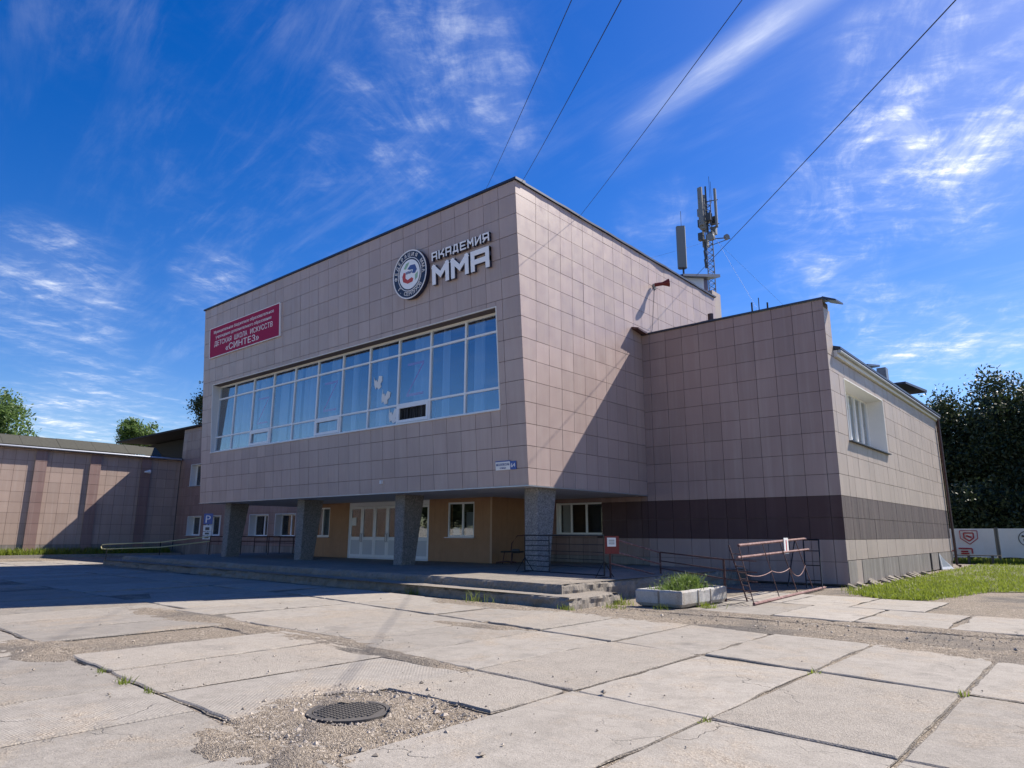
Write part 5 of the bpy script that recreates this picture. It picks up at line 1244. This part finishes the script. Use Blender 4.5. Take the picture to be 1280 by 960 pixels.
# weeds in joints and at the steps
spots = [(-14.0,12.4,.25,90),(-8.75,11.95,.16,70),(-8.3,13.0,.2,40),(-7.3,13.3,.18,60),(-6.8,14.3,.2,110),(-8.6,13.8,.2,90),(-9.0,14.2,.25,60),(-2.77,5.70,.05,26),(-2.75,8.45,.06,24),(-1.35,8.3,.06,24),(-8.67,3.2,.07,30),(-7.9,3.15,.09,40),(-7.3,3.15,.06,20),(-11.2,11.8,.4,40),(-5.9,21.6,.2,50),(-5.4,20.6,.3,90),(-10.5,12.3,.2,30)]
m = MB()
for (x, y, s_, n) in spots: blades(m, n, lambda: (rnd.gauss(x, s_*.6), rnd.gauss(y, s_*.35), -.03), .02+s_*.12, .05+s_*.75, .006, .9)
o = stuff(m.build('joint_weeds', 'grass_blade', None, recalc=False)); tag(o, 'small green weeds sprouting from slab joints and step edges', 'weeds')

def tree(name, label, base, h, crown_c, rad, leaves, lsize, mat, seed, clumps=90, group=None, trunk_r=.22, bare=False):
    rg = random.Random(seed); t_ = thing(name, label, 'tree', group=group); bx, by, bz = base
    m = MB(); top = V((bx+rg.uniform(-.3,.3), by, crown_c[2]+rad[2]*.5)); m.tube([V(base), V(base)*.5+top*.5+V((rg.uniform(-.2,.2),0,0)), top], trunk_r, 8, True, trunk_r*.25)
    cs = []
    for _ in range(clumps):
        while True:
            p = V((rg.uniform(-1,1), rg.uniform(-1,1), rg.uniform(-1,1)))
            if .25 < p.length < 1: break
        p = p*(.55+.45*rg.random()) if rg.random() < .3 else p.normalized()*rg.uniform(.6, 1.0)
        wob = 1+.28*mnoise.noise((p.x*2+seed, p.y*2, p.z*2))
        cs.append(V(crown_c)+V((p.x*rad[0]*wob, p.y*rad[1]*wob, p.z*rad[2]*wob)))
    for c in cs[::3]:
        s0 = V(base)+(top-V(base))*rg.uniform(.35,.95); mid = (s0+c)*.5+V((0,0,rg.uniform(-.1,.3))); m.tube([s0, mid, c], trunk_r*.28, 5, False, .015)
    m.build('trunk', 'bark', t_)
    vs_, fs = [], []
    cr = (rad[0]+rad[1]+rad[2])/3*.30
    for i in range(leaves):
        c = cs[rg.randrange(len(cs))]; q = V((rg.gauss(0,1), rg.gauss(0,1), rg.gauss(0,.75)))*cr*.55; p = c+q
        a = V((rg.gauss(0,1), rg.gauss(0,1), rg.gauss(0,1))).normalized(); b = a.orthogonal().normalized(); b = (b*math.cos(i)+a.cross(b)*math.sin(i)); s_ = lsize*rg.uniform(.6,1.3)
        d = a.cross(b); o_ = len(vs_); vs_ += [tuple(p-b*s_), tuple(p+d*s_*.45), tuple(p+b*s_), tuple(p-d*s_*.45)]; fs.append((o_,o_+1,o_+2,o_+3))
    MB().add(vs_, fs).build('crown', mat, t_, recalc=False)
    return t_
tree('linden_tree', 'large dark tree behind the banner fence, left of the pair', (-9.0,62,0), 14, (-9.0,62,6.9), (3.0,3.0,4.9), 36000, .15, 'leaf_dark', 3, 150, 'dark trees behind the banner fence', .3)
tree('linden_tree', 'large dark tree behind the banner fence, taller one to the right', (-4.7,61,0), 14, (-4.6,61,7.0), (3.6,3.2,5.9), 44000, .15, 'leaf_dark', 5, 170, 'dark trees behind the banner fence', .32)
tree('linden_tree', 'dark tree at the right edge behind the banner fence', (-.6,60,0), 13, (-.4,60,6.0), (3.2,3.0,5.6), 30000, .16, 'leaf_dark', 9, 130, 'dark trees behind the banner fence', .3)
tree('understorey_shrub', 'dark shrub mass under the trees right behind the banners', (-5.5,54,0), 3, (-5.5,54,2.2), (4.6,1.6,2.3), 24000, .14, 'leaf_dark', 21, 120, None, .08)
tree('garden_tree', 'light green tree rising behind the left wing roof at the left edge', (-72,16.5,0), 13, (-72,15.6,10.3), (2.6,2.6,3.3), 12000, .16, 'leaf_mid', 31, 80, None, .2)
tree('garden_bush', 'small light green treetop behind the dark roof left of the hall', (-78,29.5,0), 12, (-78,29.6,11.6), (2.2,2.0,1.6), 6000, .16, 'leaf_mid', 33, 50, None, .2)
tree('poplar_tree', 'dark tree half hidden behind the left edge of the hall', (-69,33.6,0), 17, (-69,34.3,14.6), (2.0,2.4,4.2), 14000, .15, 'leaf_dark', 37, 80, None, .2)
fw = thing('street_fence', 'white concrete panel fence across the street, mirrored in the entrance glass', 'fence')
for k in range(30): MB().box(-118+k*3.0, -118+k*3.0+2.9, -18.12, -18.0, -.03, 2.1).build('panel', 'white_render', fw)
for k in range(31): MB().box(-118.1+k*3.0, -117.95+k*3.0, -18.2, -17.95, -.03, 2.3).build('post', 'white_render', fw)
src = tree('street_tree', 'leafy street tree across the street, nearest of the row, mirrored in glass', (-52,-24,0), 9, (-52,-24,5.8), (3.4,3.4,3.6), 9000, .22, 'leaf_dark', 51, 70, 'trees across the street', .25)
for k, x in enumerate((-60.5,-69,-76.5,-85.5,-93)):
    c = src.copy(); c['label'] = 'leafy street tree across the street, number %s from the near end, mirrored in glass' % ('two','three','four','five','six')[k]; C.objects.link(c); c.location = (x+52, rnd.uniform(-2,2), 0)
    for chd in list(src.children): d = chd.copy(); C.objects.link(d); d.parent = c
print('slabs', slabs, 'objects', len(bpy.data.objects))
